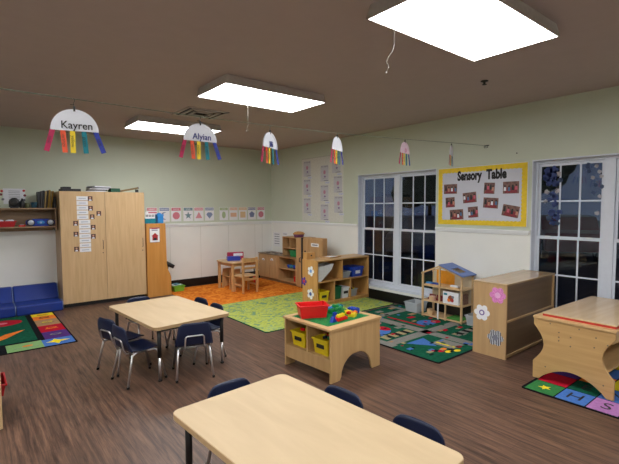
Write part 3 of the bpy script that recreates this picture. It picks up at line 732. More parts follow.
for k in range(90):
    x, y = rr.uniform(3.5, 5.0), rr.uniform(2.38, 4.05)
    P(g, rr.choice([RGY, RTC, RR, RB, RB, RBL, RT, RG]), x, x+rr.uniform(.02, .07), y, y+rr.uniform(.015, .05), z+.0016+.00002*k)
tag(g.done('road_rug'), 'dark green town-and-roads play rug in front of the dollhouse', 'rug')

g = G(RB); g.rrect(3.505, 5.02, .3, 1.575, .03, 0, .006)
rows = [(3.525, 3.765), (3.775, 4.02), (4.03, 4.28), (4.29, 4.54), (4.55, 4.8), (4.81, 5.0)]
cl = [[carpet('rug_leaf', (54, 120, 66)), RBL, RPK, RY_, RO, RR], [RR, RG, RBL, RP, RLG, RO], [RP, RO, RY_, RG, RBL, RR], [RG, RBL, RR, RO, RY_, RP], [RO, RY_, RG, RP, RR, RBL], [RBL, RR, RO, RG, RP, RY_]]
yb = [1.555, 1.325, 1.11, .90, .69, .49, .32]
for i, (a, b) in enumerate(rows):
    for j in range(6):
        P(g, cl[i][j], a, b, yb[j+1]+.005, yb[j]-.005, .0072)
        if j and (i+j) % 1 == 0 and i < 3:
            g.use(INK); g.text('ABHMSRTEWNKLP'[(i*5+j*2) % 13], .17, T(((a+b)/2, (yb[j]+yb[j+1])/2, .0078)) @ RZ(-90), depth=.0004)
sc = [(3.645+.05*(1 if k % 2 else .45)*math.cos(k*PI/5), 1.44+.05*(1 if k % 2 else .45)*math.sin(k*PI/5)) for k in range(10)]
patch(g, RY_, sc, .0082)
tag(g.done('alphabet_rug'), 'black-edged rug of coloured alphabet squares under the wooden activity table', 'rug')

# ------------------------------------------------------------------ building-block table
PX, PY = 2.338, 2.618; pw, pl, ph = .655, .625, .470
t = thing('play_table', 'square birch play table with cubbies and a green brick surface', 'table', (PX, PY, 0), R_(3))
def arch(w, hh, foot, peak, n=14):
    pts = [(0, 0), (foot, 0)]
    for k in range(n+1):
        a = PI*(1-k/n); pts.append((w/2+(w/2-foot-.02)*math.cos(a), .03+(peak-.03)*math.sin(a)))
    pts += [(w-foot, 0), (w, 0), (w, hh), (0, hh)]
    return pts
g = G(BIRCHZ); g.prismy(arch(pw, ph-.022, .11, .205), 0, .02); g.done('arched_end_panel', t, .004)
g = G(BIRCHZ); g.prismy(arch(pw, ph-.022, .11, .205), pl-.02, pl); g.done('arched_end_panel', t, .004)
g = G(BIRCH)
g.box(-.01, pw+.01, -.01, .085, ph-.022, ph); g.box(-.01, pw+.01, pl-.05, pl+.01, ph-.022, ph); g.box(-.01, .05, .085, pl-.05, ph-.022, ph); g.box(pw-.05, pw+.01, .085, pl-.05, ph-.022, ph); g.box(.04, pw-.04, .06, pl-.04, ph-.022, ph-.008); g.done('top_frame', t, .002)
g = G(BIRCH); g.box(.01, pw-.01, .02, pl-.02, .19, .205); g.done('shelf', t)
g = G(BIRCHZ); g.box(.004, .02, .02, pl-.02, .085, .205); g.done('apron', t, .002)
g = G(BIRCHZ); g.box(.01, pw-.01, pl/2-.008, pl/2+.008, .205, ph-.022); g.done('divider', t)
g = G(GREEN); g.box(.052, pw-.052, .087, pl-.052, ph-.0075, ph-.003)
for i in range(16):
    for j in range(15): g.box(.062+.0335*i, .080+.0335*i, .097+.0305*j, .115+.0305*j, ph-.003, ph)
bp = g.done('green_brick_plate', t)
Mt = T((PX, PY, 0)) @ RZ(3)
def onp(x, y, z): v = Mt @ Vector((x, y, z)); return v
# yellow bins in the cubbies
for k, (y, lab) in enumerate(((.165, 'yellow bin in the cubby nearer the arched end of the play table'), (.465, 'yellow bin of red toys in the far-left cubby of the play table'))):
    v = onp(.135, y, .2055); t = bin_('yellow_bin', lab, v.x, v.y, v.z, .19, .21, .14, YEL, rz=-87, group='yellow bins in the play table', lab='slot')
    for q in range(7):
        m = [RED, BLUE, DARKP, YEL, RED, ORANGE, GREEN][q]
        g = G(m); g.box(-.02, .02, -.012, .012, -.01, .014)
        w_ = v+Vector((random.uniform(-.05, .05), random.uniform(-.06, .06), .145))
        o = g.done('toy_brick', M=T(w_) @ RZ(random.uniform(0, 180)) @ RX(random.uniform(-20, 20)), bevel=.002)
        tag(o, '%s toy piece heaped in the %s yellow bin of the play table' % (['red', 'blue', 'black', 'yellow', 'second red', 'orange', 'green'][q], 'near' if k == 0 else 'far'), 'toy brick', 'toy pieces in the yellow bins')
v = onp(.185, .435, ph+.0005)
t = bin_('red_bin', 'bright red open bin standing on the play table', v.x, v.y, v.z, .185, .275, .12, RED, rz=92)
t.rotation_euler = (0, 0, R_(64))
# bricks
def brick(x, y, z, nx, ny, m, label, rz=0, hh=.022, tri=False):
    u = .0335; v = onp(x+(.05 if x < .2 else .10 if x < .45 else .04), y+(.0 if x > .12 else -.06), ph+z)
    g = G(m)
    if tri: g.prismy([(0, 0), (nx*u, 0), (nx*u*.55, .045), (nx*u*.3, .045)], 0, ny*u)
    else:
        g.box(0, nx*u-.001, 0, ny*u-.001, 0, hh)
        for i in range(nx):
            for j in range(ny): g.cyl(u*(i+.5), u*(j+.5), hh, hh+.006, .010, 10)
    o = g.done('toy_brick', M=T(v) @ RZ(rz), bevel=.0012)
    return tag(o, label, 'toy brick', 'toy bricks on the green brick surface')
brick(.11, .20, .0005, 2, 1, BLUE, 'blue sloped brick just in front of the red bin', 10, tri=True)
brick(.18, .13, .0005, 4, 2, RED, 'red brick base at the near corner of the green surface', 8)
brick(.19, .14, .030, 3, 1, YEL, 'yellow brick stacked on the near red base', 12)
brick(.30, .16, .030, 1, 1, RED, 'small red brick on the near red base edge', 12)
brick(.21, .26, .0005, 1, 1, BLUE, 'small blue brick upright behind the near red base', 0, .04)
brick(.31, .26, .0005, 4, 2, GREEN, 'green brick lying in the middle of the green surface', 20, .03)
brick(.36, .365, .0005, 3, 2, LGREEN, 'lime brick behind the middle green brick', -10, .03)
brick(.27, .36, .0005, 3, 2, GREEN, 'dark green brick nearest the red bin', 0, .035)
brick(.34, .13, .0005, 2, 2, YEL, 'yellow-green brick at the near edge of the green surface', 25, .03)
brick(.36, .175, .0005, 3, 1, ORANGE, 'orange brick beside the near yellow brick', 15, .03)
brick(.365, .235, .0005, 2, 2, YEL, 'yellow brick behind the orange brick', 5, .03)
brick(.51, .215, .0005, 2, 3, BLUE, 'blue brick at the far right of the brick surface', 8, .045)
brick(.47, .43, .0005, 3, 2, TEAL, 'teal brick at the back of the brick surface', 5, .04)
brick(.36, .45, .0005, 2, 2, SKY, 'light blue brick at the back edge of the brick surface', 30, .03)
brick(.32, .28, .047, 2, 1, GREEN, 'green brick stacked on the middle green brick', 35)
brick(.38, .37, .047, 1, 2, GREEN, 'green brick stacked on the lime brick', 50)

# ------------------------------------------------------------------ open bookshelf (far)
BX, BY = 4.02, 4.80; bw, bd, bh = 1.112, .36, .69
t = thing('toy_shelf', 'low honey-wood open toy shelf with five cubbies on the green rug', 'shelf', (BX, BY, .0078))
g = G(DBIRCH); g.box(0, .02, 0, bd, 0, bh); g.done('end_panel', t, .003)
g = G(DBIRCH); g.box(bw-.02, bw, 0, bd, 0, bh); g.done('end_panel', t, .003)
g = G(wood('honey_birch_x', (190, 146, 92), (206, 164, 110), 'x')); g.box(.02, bw-.02, 0, bd, bh-.02, bh); g.done('top', t, .002)
g = G(DBIRCH); g.box(.02, bw-.02, 0, bd, .03, .05); g.box(.02, bw-.02, .01, .02, 0, .03); g.done('bottom', t)
g = G(DBIRCH); g.box(.02, bw-.02, .0, bd-.01, .35, .365); g.done('middle_shelf', t)
g = G(wood('shelf_back', (160, 118, 72), (176, 132, 82), 'x')); g.box(.02, bw-.02, bd-.012, bd-.002, .03, bh-.02); g.done('back_panel', t)
for x, z0, z1 in ((.52, .365, bh-.02), (.35, .05, .35), (.70, .05, .35)):
    g = G(DBIRCH); g.box(x-.008, x+.008, .003, bd-.012, z0, z1); g.done('divider', t)
sz = .0078
def paperflower(M, r, m, centre, label, group, pet=6, hole=None):
    t = thing('paper_flower', label, 'paper craft', group=group, M=M)
    for k in range(pet):
        a = 2*PI*k/pet
        g = G(m); g.lathe([(r*.36, 0), (r*.36, .001+.0002*k)], r*.62*math.cos(a), r*.62*math.sin(a), 16); g.done('petal', t)
    g = G(centre); g.cyl(0, 0, .0012, .0028, r*.34, 18); c = g.done('flower_centre', t)
    if hole: gg = G(hole); gg.cyl(0, 0, .0028, .0034, r*.2, 16); gg.done('inner_dot', c)
ML = lambda x, y, z: Matrix(((0, 0, -1, x), (-1, 0, 0, y), (0, 1, 0, z), (0, 0, 0, 1)))
paperflower(ML(BX, 4.95, .53), .08, PAPER, mat('soft_blue_print', (120, 160, 220), .8), 'white paper flower with blue centre, topmost on the toy shelf end', 'paper flowers on the toy shelf', 5)
paperflower(ML(BX, 5.12, .355), .07, mat('violet_paper', (90, 60, 150), .8), mat('red_paper', (200, 50, 70), .8), 'purple and red paper flower, middle one on the toy shelf end', 'paper flowers on the toy shelf', 5)
paperflower(ML(BX, 4.96, .18), .085, PAPER, mat('deep_blue_print', (70, 90, 160), .8), 'white paper flower with dark blue centre, lowest on the toy shelf end', 'paper flowers on the toy shelf', 5)
# contents
t = thing('book_sling', 'white sloping plastic scoop bin in the top left cubby', 'bin', (BX+.04, BY+.02, sz+.3655))
g = G(mat('pale_plastic', (214, 212, 212), .5))
prof = [(0, 0), (.05, 0), (.27, .17), (.31, .255), (.0, .225)]
g.prismy(prof, 0, .005); g.prismy(prof, .2, .205); g.prismy([(0, 0), (.05, 0), (.27, .17), (.31, .255), (.302, .255), (.263, .175), (.047, .006), (0, .006)], .005, .2); g.done('scoop', t)
bin_('grey_bin', 'clear grey bin beside the blue box in the top right cubby', BX+.635, BY+.14, sz+.3655, .16, .24, .10, GREYP)
t = bin_('blue_box', 'blue lidded box in the top right cubby of the toy shelf', BX+.87, BY+.14, sz+.3655, .26, .25, .14, BLUE)
g = G(BLUE); g.rrect(-.138, .138, -.133, .133, .02, .1405, .158); g.done('lid', t, .003)
g = G(CARD); g.box(-.05, .05, -.128, -.1225, .05, .1); g.done('label_sticker', t)
bin_('yellow_bin', 'yellow bin in the bottom left cubby of the toy shelf', BX+.15, BY+.12, sz+.0505, .19, .22, .16, YEL, lab='slot')
bin_('green_bin', 'dark green bin in the bottom middle cubby of the toy shelf', BX+.445, BY+.13, sz+.0505, .14, .22, .20, mat('dark_green_plastic', (14, 92, 60), .4))
bin_('white_bin', 'white bin with a dark label in the bottom middle cubby', BX+.61, BY+.12, sz+.0505, .14, .2, .17, CARD, lab='slot')
bin_('clear_bin', 'clear bin of small toys in the bottom right cubby', BX+.80, BY+.14, sz+.0505, .15, .22, .12, GREYP)
for q in range(5):
    g = G([RED, CARD, DARKP, RED, YEL][q]); g.ball((0, 0, 0), .022, (1.2, 1, .9), 6)
    tag(g.done('toy_animal_figure', loc=(BX+.76+.022*q, BY+.10+.03*(q % 2), sz+.162)), '%s small toy heaped in the clear bottom right bin' % ['leftmost red', 'white', 'black', 'second red', 'yellow'][q], 'toy', 'small toys in the clear bin')
# on top
t = thing('wooden_box', 'small wooden box with a dark knob on the left end of the toy shelf', 'box', (BX+.01, BY+.255, sz+bh+.0005))
g = G(DBIRCH); g.box(0, .16, 0, .1, 0, .10); g.done('box_body', t, .002)
g = G(DARKP); g.ball((.08, -.008, .055), .012, n=6); g.done('knob', t)
t = thing('art_tray', 'thin wooden tray with a white sheet on top of the toy shelf', 'tray', (BX+.36, BY+.10, sz+bh+.0005), R_(14))
g = G(TOYWOOD); g.box(0, .30, 0, .2, 0, .008); g.box(0, .3, 0, .01, .008, .016); g.box(0, .3, .19, .2, .008, .016); g.done('tray', t, .002)
g = G(PAPER); g.box(.08, .26, .03, .17, .0082, .0095); g.done('sheet', t)

# ------------------------------------------------------------------ toy kitchen along the right wall
KX = 4.76; rz_ = .0072
DARKW = wood('dark_edge_wood', (120, 92, 62), (136, 106, 74), 'z')
def carcass(t, w, d, h, open_front=False, base=.05):
    g = G(DARKW); g.box(.03, d, .01, w-.01, 0, base); g.done('plinth', t)
    g = G(TOYWOOD)
    if open_front:
        for b in ((0, d, 0, .018, base, h), (0, d, w-.018, w, base, h), (0, d, .018, w-.018, h-.018, h), (0, d, .018, w-.018, base, base+.018), (0, d-.01, .018, w-.018, (h+base)/2, (h+base)/2+.014), (d-.012, d, .018, w-.018, base, h)): g.box(*b)
    else: g.box(.016, d, 0, w, base, h)
    g.done('carcass', t, .003)
t = thing('toy_stove', 'wooden toy stove cupboard at the far left of the toy kitchen', 'toy kitchen unit', (KX, 6.89, rz_))
carcass(t, .73, .34, .53)
g = G(TOYWOOD); g.box(0, .0155, .33, .72, .06, .515); dd = g.done('door', t, .003)
g = G(TOYWOOD); g.box(0, .0155, .01, .32, .06, .515); dd2 = g.done('door', t, .003)
g = G(TOYWOOD); g.box(-.012, 0, .04, .30, .30, .485); dd3 = g.done('oven_window_frame', t, .003)
for y, z in ((.52, .40), (.20, .42)):
    g = G(PAPER); g.prismx([(y-.05, z), (y+.05, z), (y+.03, z+.04), (y-.03, z+.04)], -.015, -.0122); g.use(INK).box(-.016, -.0152, y-.02, y+.015, z+.004, z+.02); g.done('picture_sticker', t)
g = G(DARKW); g.box(-.005, .34, -.005, .735, .53, .545); tp = g.done('cooktop', t, .002)
for y, x in ((.2, .1), (.2, .24), (.5, .1), (.5, .24)):
    g = G(BLACKM); g.lathe([(.05, .545), (.05, .55), (.02, .551)], x, y, 18); g.done('burner', tp)
t = thing('toy_sink_unit', 'wooden toy kitchen unit with two open shelves, between stove and hutch', 'toy kitchen unit', (KX, 6.31, rz_))
carcass(t, .57, .34, .53, True)
g = G(DARKW); g.box(-.004, .34, 0, .57, .53, .543); g.done('counter', t, .002)
g = G(HONEY); g.box(.32, .335, -.0, .57, .543, .66); g.done('splashback', t, .002)
for q, (y, m, lab) in enumerate(((6.50, BLUE, 'blue toy cup, right one on the upper toy kitchen shelf'), (6.60, TEAL, 'dark teal toy pot beside the blue cup on the toy kitchen shelf'), (6.68, BLUE, 'blue toy bowl, leftmost on the upper toy kitchen shelf'))):
    g = G(m); g.lathe([(.03, 0), (.045, .06), (.041, .06), (.027, .005)]); tag(g.done('toy_cup', loc=(KX+.12, y, rz_+.305)), lab, 'toy cup', 'toy dishes on the kitchen shelf')
g = G(RED); g.rrect(-.06, .06, -.04, .04, .01, 0, .1); tag(g.done('red_toy_box', loc=(KX+.12, 6.42, rz_+.0685)), 'red toy box on the lowest toy kitchen shelf', 'box')
t = thing('toy_hutch', 'wooden cubby hutch standing on the toy kitchen counter', 'shelf', (KX+.06, 6.32, rz_+.5435))
g = G(TOYWOOD); w, d, h = .50, .25, .375
for b in ((0, d, 0, .018, 0, h), (0, d, w-.018, w, 0, h), (0, d, .018, w-.018, h-.018, h), (0, d, .018, w-.018, .15, .165), (d-.012, d, .018, w-.018, .0, h), (0, d, w/2-.008, w/2+.008, .165, h)): g.box(*b)
g.done('carcass', t, .002)
t = bin_('green_basket', 'green basket in the lower opening of the toy hutch', KX+.13, 6.47, rz_+.544, .14, .24, .12, GREEN)
t = thing('toy_cupboard', 'tall thin wooden panel door cupboard between hutch and toy fridge', 'toy kitchen unit', (KX, 6.13, rz_))
g = G(TOYWOOD); g.box(.016, .34, 0, .17, 0, .925); g.done('carcass', t, .003)
g = G(TOYWOOD); g.box(0, .0155, .003, .167, .02, .92); g.done('door', t, .003)
g = G(DARKP); g.tube([(0, .03, .48), (-.03, .03, .49), (-.03, .03, .55), (0, .03, .56)], .008, 8); g.done('handle', t)
t = thing('toy_fridge', 'wooden toy fridge with two doors behind the toy shelf', 'toy kitchen unit', (KX, 5.54, rz_))
g = G(TOYWOOD); g.box(.016, .11, 0, .55, 0, .945); g.done('carcass', t, .003)
for nm, y0, y1, z0, z1 in (('narrow_door', .40, .547, .50, .92), ('wide_door', .003, .39, .50, .92), ('lower_door', .003, .547, .03, .49)):
    g = G(TOYWOOD); g.box(0, .0155, y0, y1, z0, z1); dd = g.done(nm, t, .003)
    g = G(DARKP); g.ball((-.01, (y0+y1)/2, z0+(z1-z0)*(.45 if nm != 'wide_door' else .2)), .016, n=6); g.done('knob', dd)
g = G(GREY); g.use(PAPER).box(-.002, -.0002, .10, .31, .79, .85); g.use(GREY).box(-.0026, -.002, .13, .28, .81, .83); g.done('label_sticker', t)
g = G(DARKP); g.box(-.012, .05, .552, .588, .0, .93)  # black filler put in for the dark gap between cupboard and fridge
tag(g.done('black_gap_strip', loc=(KX, 5.54, rz_)), 'black strip filling the dark gap between the toy cupboard and fridge', 'cloth')
t = thing('toy_basket', 'tan woven basket with purple band on top of the toy hutch', 'basket', (KX+.14, 6.30+.09, rz_+.5435+.3755))
g = G(mat('purple_weave', (110, 60, 96), .8, nscale=80, noise=.3)); g.lathe([(.085, 0), (.105, .06), (.098, .06), (.08, .006)], 0, 0, 20); g.done('basket_body', t)
g = G(mat('straw', (190, 140, 80), .8, nscale=90, noise=.3)); g.lathe([(.11, .058), (.115, .07), (.08, .10), (.03, .11)], 0, 0, 20); g.done('rim', t)
# papers in the corner
for (x, y, z, w, h, lab) in ((0, 7.48, .81, .26, .30, 'white instruction list on the right wall by the room corner'), (0, 7.18, .935, .17, .08, 'small white note on the wall above the toy stove')):
    g = G(PAPER); g.box(-w/2, w/2, -h/2, h/2, 0, .0015); g.use(GREY)
    n = max(1, int(h/.05))
    for k in range(n): g.box(-w*.35, w*.35, h/2-.03-.05*k-.012, h/2-.03-.05*k, .0015, .002)
    tag(g.done('wall_note', M=wall_right(y, z)), lab, 'poster')

# ------------------------------------------------------------------ toddler table and chairs
LW = wood('toddler_wood', (188, 144, 92), (204, 162, 112), 'z', 6, .45)
t = thing('toddler_table', 'small light-wood play table on the orange rug', 'table', (3.87, 6.90, rz_), R_(2))
g = G(wood('toddler_top', (206, 170, 124), (220, 186, 140), 'x')); g.rrect(-.31, .31, -.30, .30, .09, .50, .522); g.done('tabletop', t, .003)
g = G(LW); g.box(-.25, .25, -.235, -.22, .44, .50); g.box(-.25, .25, .22, .235, .44, .50); g.box(-.25, -.235, -.22, .22, .44, .50); g.box(.235, .25, -.22, .22, .44, .50); g.done('apron', t)
for sx in (-1, 1):
    for sy in (-1, 1): g = G(LW); g.box(sx*.255-.022, sx*.255+.022, sy*.24-.022, sy*.24+.022, 0, .50); g.done('leg', t, .004)
t = thing('toddler_chair', 'light-wood slatted toddler chair in front of the play table', 'chair', (3.80, 6.515, rz_), R_(1), 'wooden toddler chairs')
for s in (-1, 1):
    g = G(LW); g.box(s*.14-.016, s*.14+.016, -.165, -.133, 0, .62); g.done('back_post', t, .004)
    g = G(LW); g.box(s*.14-.016, s*.14+.016, .12, .152, 0, .28); g.done('leg', t, .004)
    g = G(LW); g.box(s*.14-.008, s*.14+.008, -.133, .12, .12, .15); g.done('stretcher', t)
g = G(wood('toddler_top', (206, 170, 124), (220, 186, 140), 'x')); g.box(-.165, .165, -.13, .165, .28, .30); g.done('seat', t, .004)
g = G(LW); g.box(-.124, .124, -.158, -.14, .55, .61); g.box(-.124, .124, -.158, -.14, .42, .455); g.done('back_slat', t, .003)
g = G(LW); g.box(-.124, .124, -.158, -.14, .22, .26); g.box(-.124, .124, .13, .145, .2, .26); g.done('rail', t, .003)
t = thing('toddler_stool', 'pale wooden panel stool pushed in under the toddler table', 'stool', (3.78, 6.99, rz_), R_(3), 'wooden toddler chairs')
for y in (-.13, .115):
    g = G(LW); g.prismy([(-.13, 0), (-.09, 0), (-.06, .03), (.06, .03), (.09, 0), (.13, 0), (.11, .36), (-.11, .36)], y, y+.015); g.done('side_panel', t, .003)
g = G(LW); g.box(-.10, .10, -.115, .115, .22, .235); g.done('seat', t)
# game box on toddler table
t = thing('game_box', 'blue toy box with a raised red and white lid on the toddler table', 'toy box', (3.80, 6.93, rz_+.5225), R_(-18))
g = G(mat('royal_blue_box', (36, 56, 160), .5)); g.box(-.13, .10, -.12, .02, 0, .075); g.done('box_body', t, .004)
g = G(mat('dark_pink_lid', (170, 40, 70), .5)); g.box(-.11, .19, .03, .09, 0, .14); g.use(PAPER).box(.0, .17, .026, .03, .07, .12); g.use(PINK).box(-.08, -.02, .026, .03, .02, .06); g.done('lid', t, .003)
t = thing('toy_pan', 'red toy pan with black handle leaning by the toy stove', 'toy', (4.36, 7.12, rz_+.0), R_(20))
g = G(RED); M = T((0, 0, .085)) @ RX(80); g.lathe([(.06, 0), (.085, .03), (.08, .03), (.055, .004)], 0, 0, 20, M); g.done('pan_bowl', t)
g = G(DARKP); g.tube([(0, .0, .165), (0, .01, .21), (0, .012, .29)], .012, 8); g.done('handle', t)
g = G(TOYWOOD); g.bm.free()

# ------------------------------------------------------------------ dollhouse
DX, DY = 4.80, 2.90; dw, dd_, sz2 = .61, .27, .0095
t = thing('dollhouse', 'three-storey wooden dollhouse with a blue roof under the left window', 'dollhouse', (DX, DY, sz2))
FR = wood('doll_frame', (204, 170, 124), (218, 186, 142), 'z', 6, .45)
def bar(g, *b): g.box(*b)
eave, apex = .605, .715
ay = .335    # apex position in y
g = G(FR)
for y in (0, dw-.026):
    for x in (0, dd_-.02): g.box(x, x+.02, y, y+.026, 0, eave)
g.box(0, .02, .325, .345, .22, apex-.01); g.box(dd_-.02, dd_, .325, .345, .40, apex-.01); g.box(0, .02, .235, .252, 0, .21)
for x in (0, dd_-.018):
    for (ya, za, yb_, zb_) in ((-.01, eave-.01, ay, apex), (ay, apex, dw+.01, eave-.01)):
        dz = .022; g.prismx([(ya, za), (yb_, zb_), (yb_, zb_-dz), (ya, za-dz)], x, x+.018)
g.done('frame', t, .002)
for z in (.01, .21, .418):
    g = G(FR); g.box(0, dd_, .0, dw, z, z+.016); g.done('storey_floor', t, .002)
g = G(mat('doll_roof_blue', (112, 134, 190), .6))
n = Vector((0, -(apex-eave), -(ay))).normalized()
def roofp(y): return eave+(apex-eave)*(y/ay)
for (a, b) in ((-.02, .07), (.20, ay)): g.prismx([(a, roofp(a)+.004), (b, roofp(b)+.004), (b, roofp(b)+.014), (a, roofp(a)+.014)], -.02, dd_+.03)
for (xa, xb) in ((-.02, .05), (dd_-.05, dd_+.03)): g.prismx([(.07, roofp(.07)+.004), (.2, roofp(.2)+.004), (.2, roofp(.2)+.014), (.07, roofp(.07)+.014)], xa, xb)
g.done('blue_roof_panel', t)
g = G(mat('doll_wall_orange', (230, 152, 30), .6)); g.box(dd_-.026, dd_-.021, .26, .54, .434, .615); g.done('orange_back_wall', t)
g = G(mat('doll_wall_cream', (200, 186, 160), .6)); g.box(dd_-.026, dd_-.021, .02, .26, .434, .59); g.box(dd_-.026, dd_-.021, .54, dw-.02, .434, .595); g.box(dd_-.026, dd_-.021, .02, dw-.02, .226, .418); g.done('cream_back_wall', t)
g = G(mat('doll_wall_dark', (54, 50, 48), .7)); g.box(dd_-.026, dd_-.021, .02, .4, .026, .21); g.done('dark_back_wall', t)
g = G(WHITE); g.box(-.012, -.0005, .335, .352, .0, .215); g.done('white_post', t)
def doll(name, label, y, z, x, fn):
    tt = thing(name, label, 'dollhouse furniture', (DX+x, DY+y, sz2+z), group='dollhouse furniture'); fn(tt); return tt
def bed(tt, m, n_):
    g = G(FR); g.box(-.03, .03, -.06, .06, 0, .015); g.done('bed_frame', tt); g = G(m); g.box(-.028, .028, -.055, .055, .015, .035); g.done('blanket', tt, .004)
doll('doll_bed', 'blue doll bed in the left attic room', .505, .4345, .05, lambda tt: bed(tt, SKY, 0))
doll('doll_bed', 'second blue doll bed in the middle of the attic', .415, .4345, .05, lambda tt: bed(tt, BLUE, 0))
doll('doll_bed', 'white doll bed in the right attic room', .14, .4345, .06, lambda tt: bed(tt, CARD, 0))
def sofa(tt, m):
    g = G(m); g.box(-.025, .03, -.05, .05, 0, .03); g.done('seat', tt, .004); g = G(m); g.box(.015, .03, -.05, .05, .03, .07); g.done('backrest', tt, .004)
doll('doll_sofa', 'dark red doll sofa in the left middle room', .50, .2265, .08, lambda tt: sofa(tt, mat('doll_red', (120, 42, 44), .7)))
doll('doll_chair', 'dark red doll chair beside the sofa in the middle storey', .39, .2265, .09, lambda tt: sofa(tt, mat('doll_red', (120, 42, 44), .7)))
def crate(tt, m):
    g = G(m); g.box(-.03, .03, -.035, .035, 0, .06); g.done('cabinet_body', tt, .003); g = G(FR); g.box(-.033, -.03, -.03, .03, .005, .055); g.done('door', tt)
doll('doll_cabinet', 'pale pink doll cabinet at the front of the left middle room', .46, .2265, .035, lambda tt: crate(tt, mat('doll_pink', (216, 176, 156), .7)))
doll('doll_cabinet', 'plain wooden doll cabinet on the ground storey', .49, .0265, .06, lambda tt: crate(tt, mat('doll_wood', (206, 170, 128), .7)))
doll('doll_counter', 'tall wooden doll counter in the ground storey corner', .55, .0265, .12, lambda tt: crate(tt, FR))
def mat_(tt):
    g = G(mat('doll_grass', (64, 130, 50), .9)); g.box(-.10, .10, -.10, .10, 0, .02); g.done('lawn', tt, .003)
doll('doll_lawn', 'green toy lawn block on the right of the ground storey', .13, .0265, .12, mat_)
tt = thing('puzzle_box', 'white toy box with an orange picture in the right middle room', 'box', (DX+.02, DY+.065, sz2+.2265))
g = G(PAPER); g.box(0, .05, 0, .225, 0, .155); g.done('carton', tt, .002)
g = G(ORANGE); g.use(mat('print_brown', (150, 80, 50), .8)).ball((-.0005, .11, .075), .04, (.04, 1, 1), 8); g.use(ORANGE).ball((-.001, .135, .05), .024, (.06, 1, 1), 6); g.use(GREY).ball((-.001, .08, .095), .022, (.06, 1, .8), 6); g.use(mat('print_red', (180, 50, 50), .8)).ball((-.0015, .085, .05), .022, (.06, 1, 1), 6)
g.use(TEAL).box(-.001, 0, .16, .21, .11, .135)
g.done('printed_picture', tt)
tt = thing('doll_figure_box', 'small brown box of figures at the right of the middle storey', 'box', (DX+.10, DY+.03, sz2+.2265)); 
g = G(mat('print_mixed', (130, 96, 80), .7, noise=.6, nscale=80)); g.box(0, .1, -.0, .03, 0, .13); g.done('carton', tt, .002)
bin_('clear_tub', 'clear plastic tub on the road rug left of the dollhouse', 4.93, 3.70, .0125, .24, .22, .14, CLEAR)
bin_('clear_tub', 'small clear plastic tub on the rug between dollhouse and cabinet', 4.92, 2.76, .0125, .22, .20, .13, CLEAR)

# ------------------------------------------------------------------ cabinet with paper flowers
FX, FY = 4.02, 1.955; fw, fd, fh = 1.11, .345, .745
t = thing('low_cabinet', 'low maple storage cabinet with three paper flowers on its end', 'cabinet', (FX, FY, 0))
MP = wood('maple_panel', (180, 146, 104), (194, 160, 116), 'z', 5, .35)
g = G(MP); g.box(0, .02, 0, fd, 0, fh-.02); g.done('end_panel', t, .002)
g = G(MP); g.box(fw-.02, fw, 0, fd, 0, fh-.02); g.done('end_panel', t, .002)
g = G(wood('maple_top', (176, 146, 108), (190, 160, 122), 'x', 5, .18)); g.box(-.004, fw, -.004, fd+.003, fh-.02, fh); g.done('top', t, .002)
g = G(BACKP); g.box(.02, fw-.02, .02, .03, .03, fh-.02); g.done('back_panel', t)
g = G(MP); g.box(.02, fw-.02, .004, .022, .36, .378); g.box(.02, fw-.02, .004, .022, .012, .035); g.done('rail', t, .001)
g = G(MP); g.box(.02, fw-.02, .03, fd, .03, .048); g.box(.02, fw-.02, .03, fd, .36, .378); g.done('inner_shelf', t)
def at_(y, z): return ML(FX-.0005, y, z)
paperflower(at_(2.045, .625), .085, mat('pink_petal', (214, 130, 190), .8, noise=.25, nscale=60), mat('light_pink_centre', (226, 170, 210), .8), 'pink paper flower, topmost on the low cabinet end', 'paper flowers on the low cabinet', 6)
paperflower(at_(2.205, .425), .085, PAPER, mat('purple_dot', (110, 90, 150), .8), 'white paper flower with purple centre, leftmost on the low cabinet end', 'paper flowers on the low cabinet', 6, PAPER)
def zebra():
    m = bpy.data.materials.new('zebra_paper'); m.use_nodes = True; nt = m.node_tree; L = nt.links.new; b = nt.nodes['Principled BSDF']
    tc = nt.nodes.new('ShaderNodeTexCoord'); w = nt.nodes.new('ShaderNodeTexWave'); w.inputs['Scale'].default_value = 18; w.inputs['Distortion'].default_value = 3
    r = nt.nodes.new('ShaderNodeValToRGB'); r.color_ramp.interpolation = 'CONSTANT'; r.color_ramp.elements[1].position = .5; r.color_ramp.elements[0].color = srgb(30, 30, 40); r.color_ramp.elements[1].color = srgb(200, 205, 215)
    L(tc.outputs['Object'], w.inputs['Vector']); L(w.outputs['Fac'], r.inputs['Fac']); L(r.outputs['Color'], b.inputs['Base Color']); b.inputs['Roughness'].default_value = .8
    return m
paperflower(at_(2.06, .20), .085, zebra(), mat('grey_dot', (120, 124, 140), .8), 'black and white zebra-striped paper flower, lowest on the low cabinet end', 'paper flowers on the low cabinet', 6)

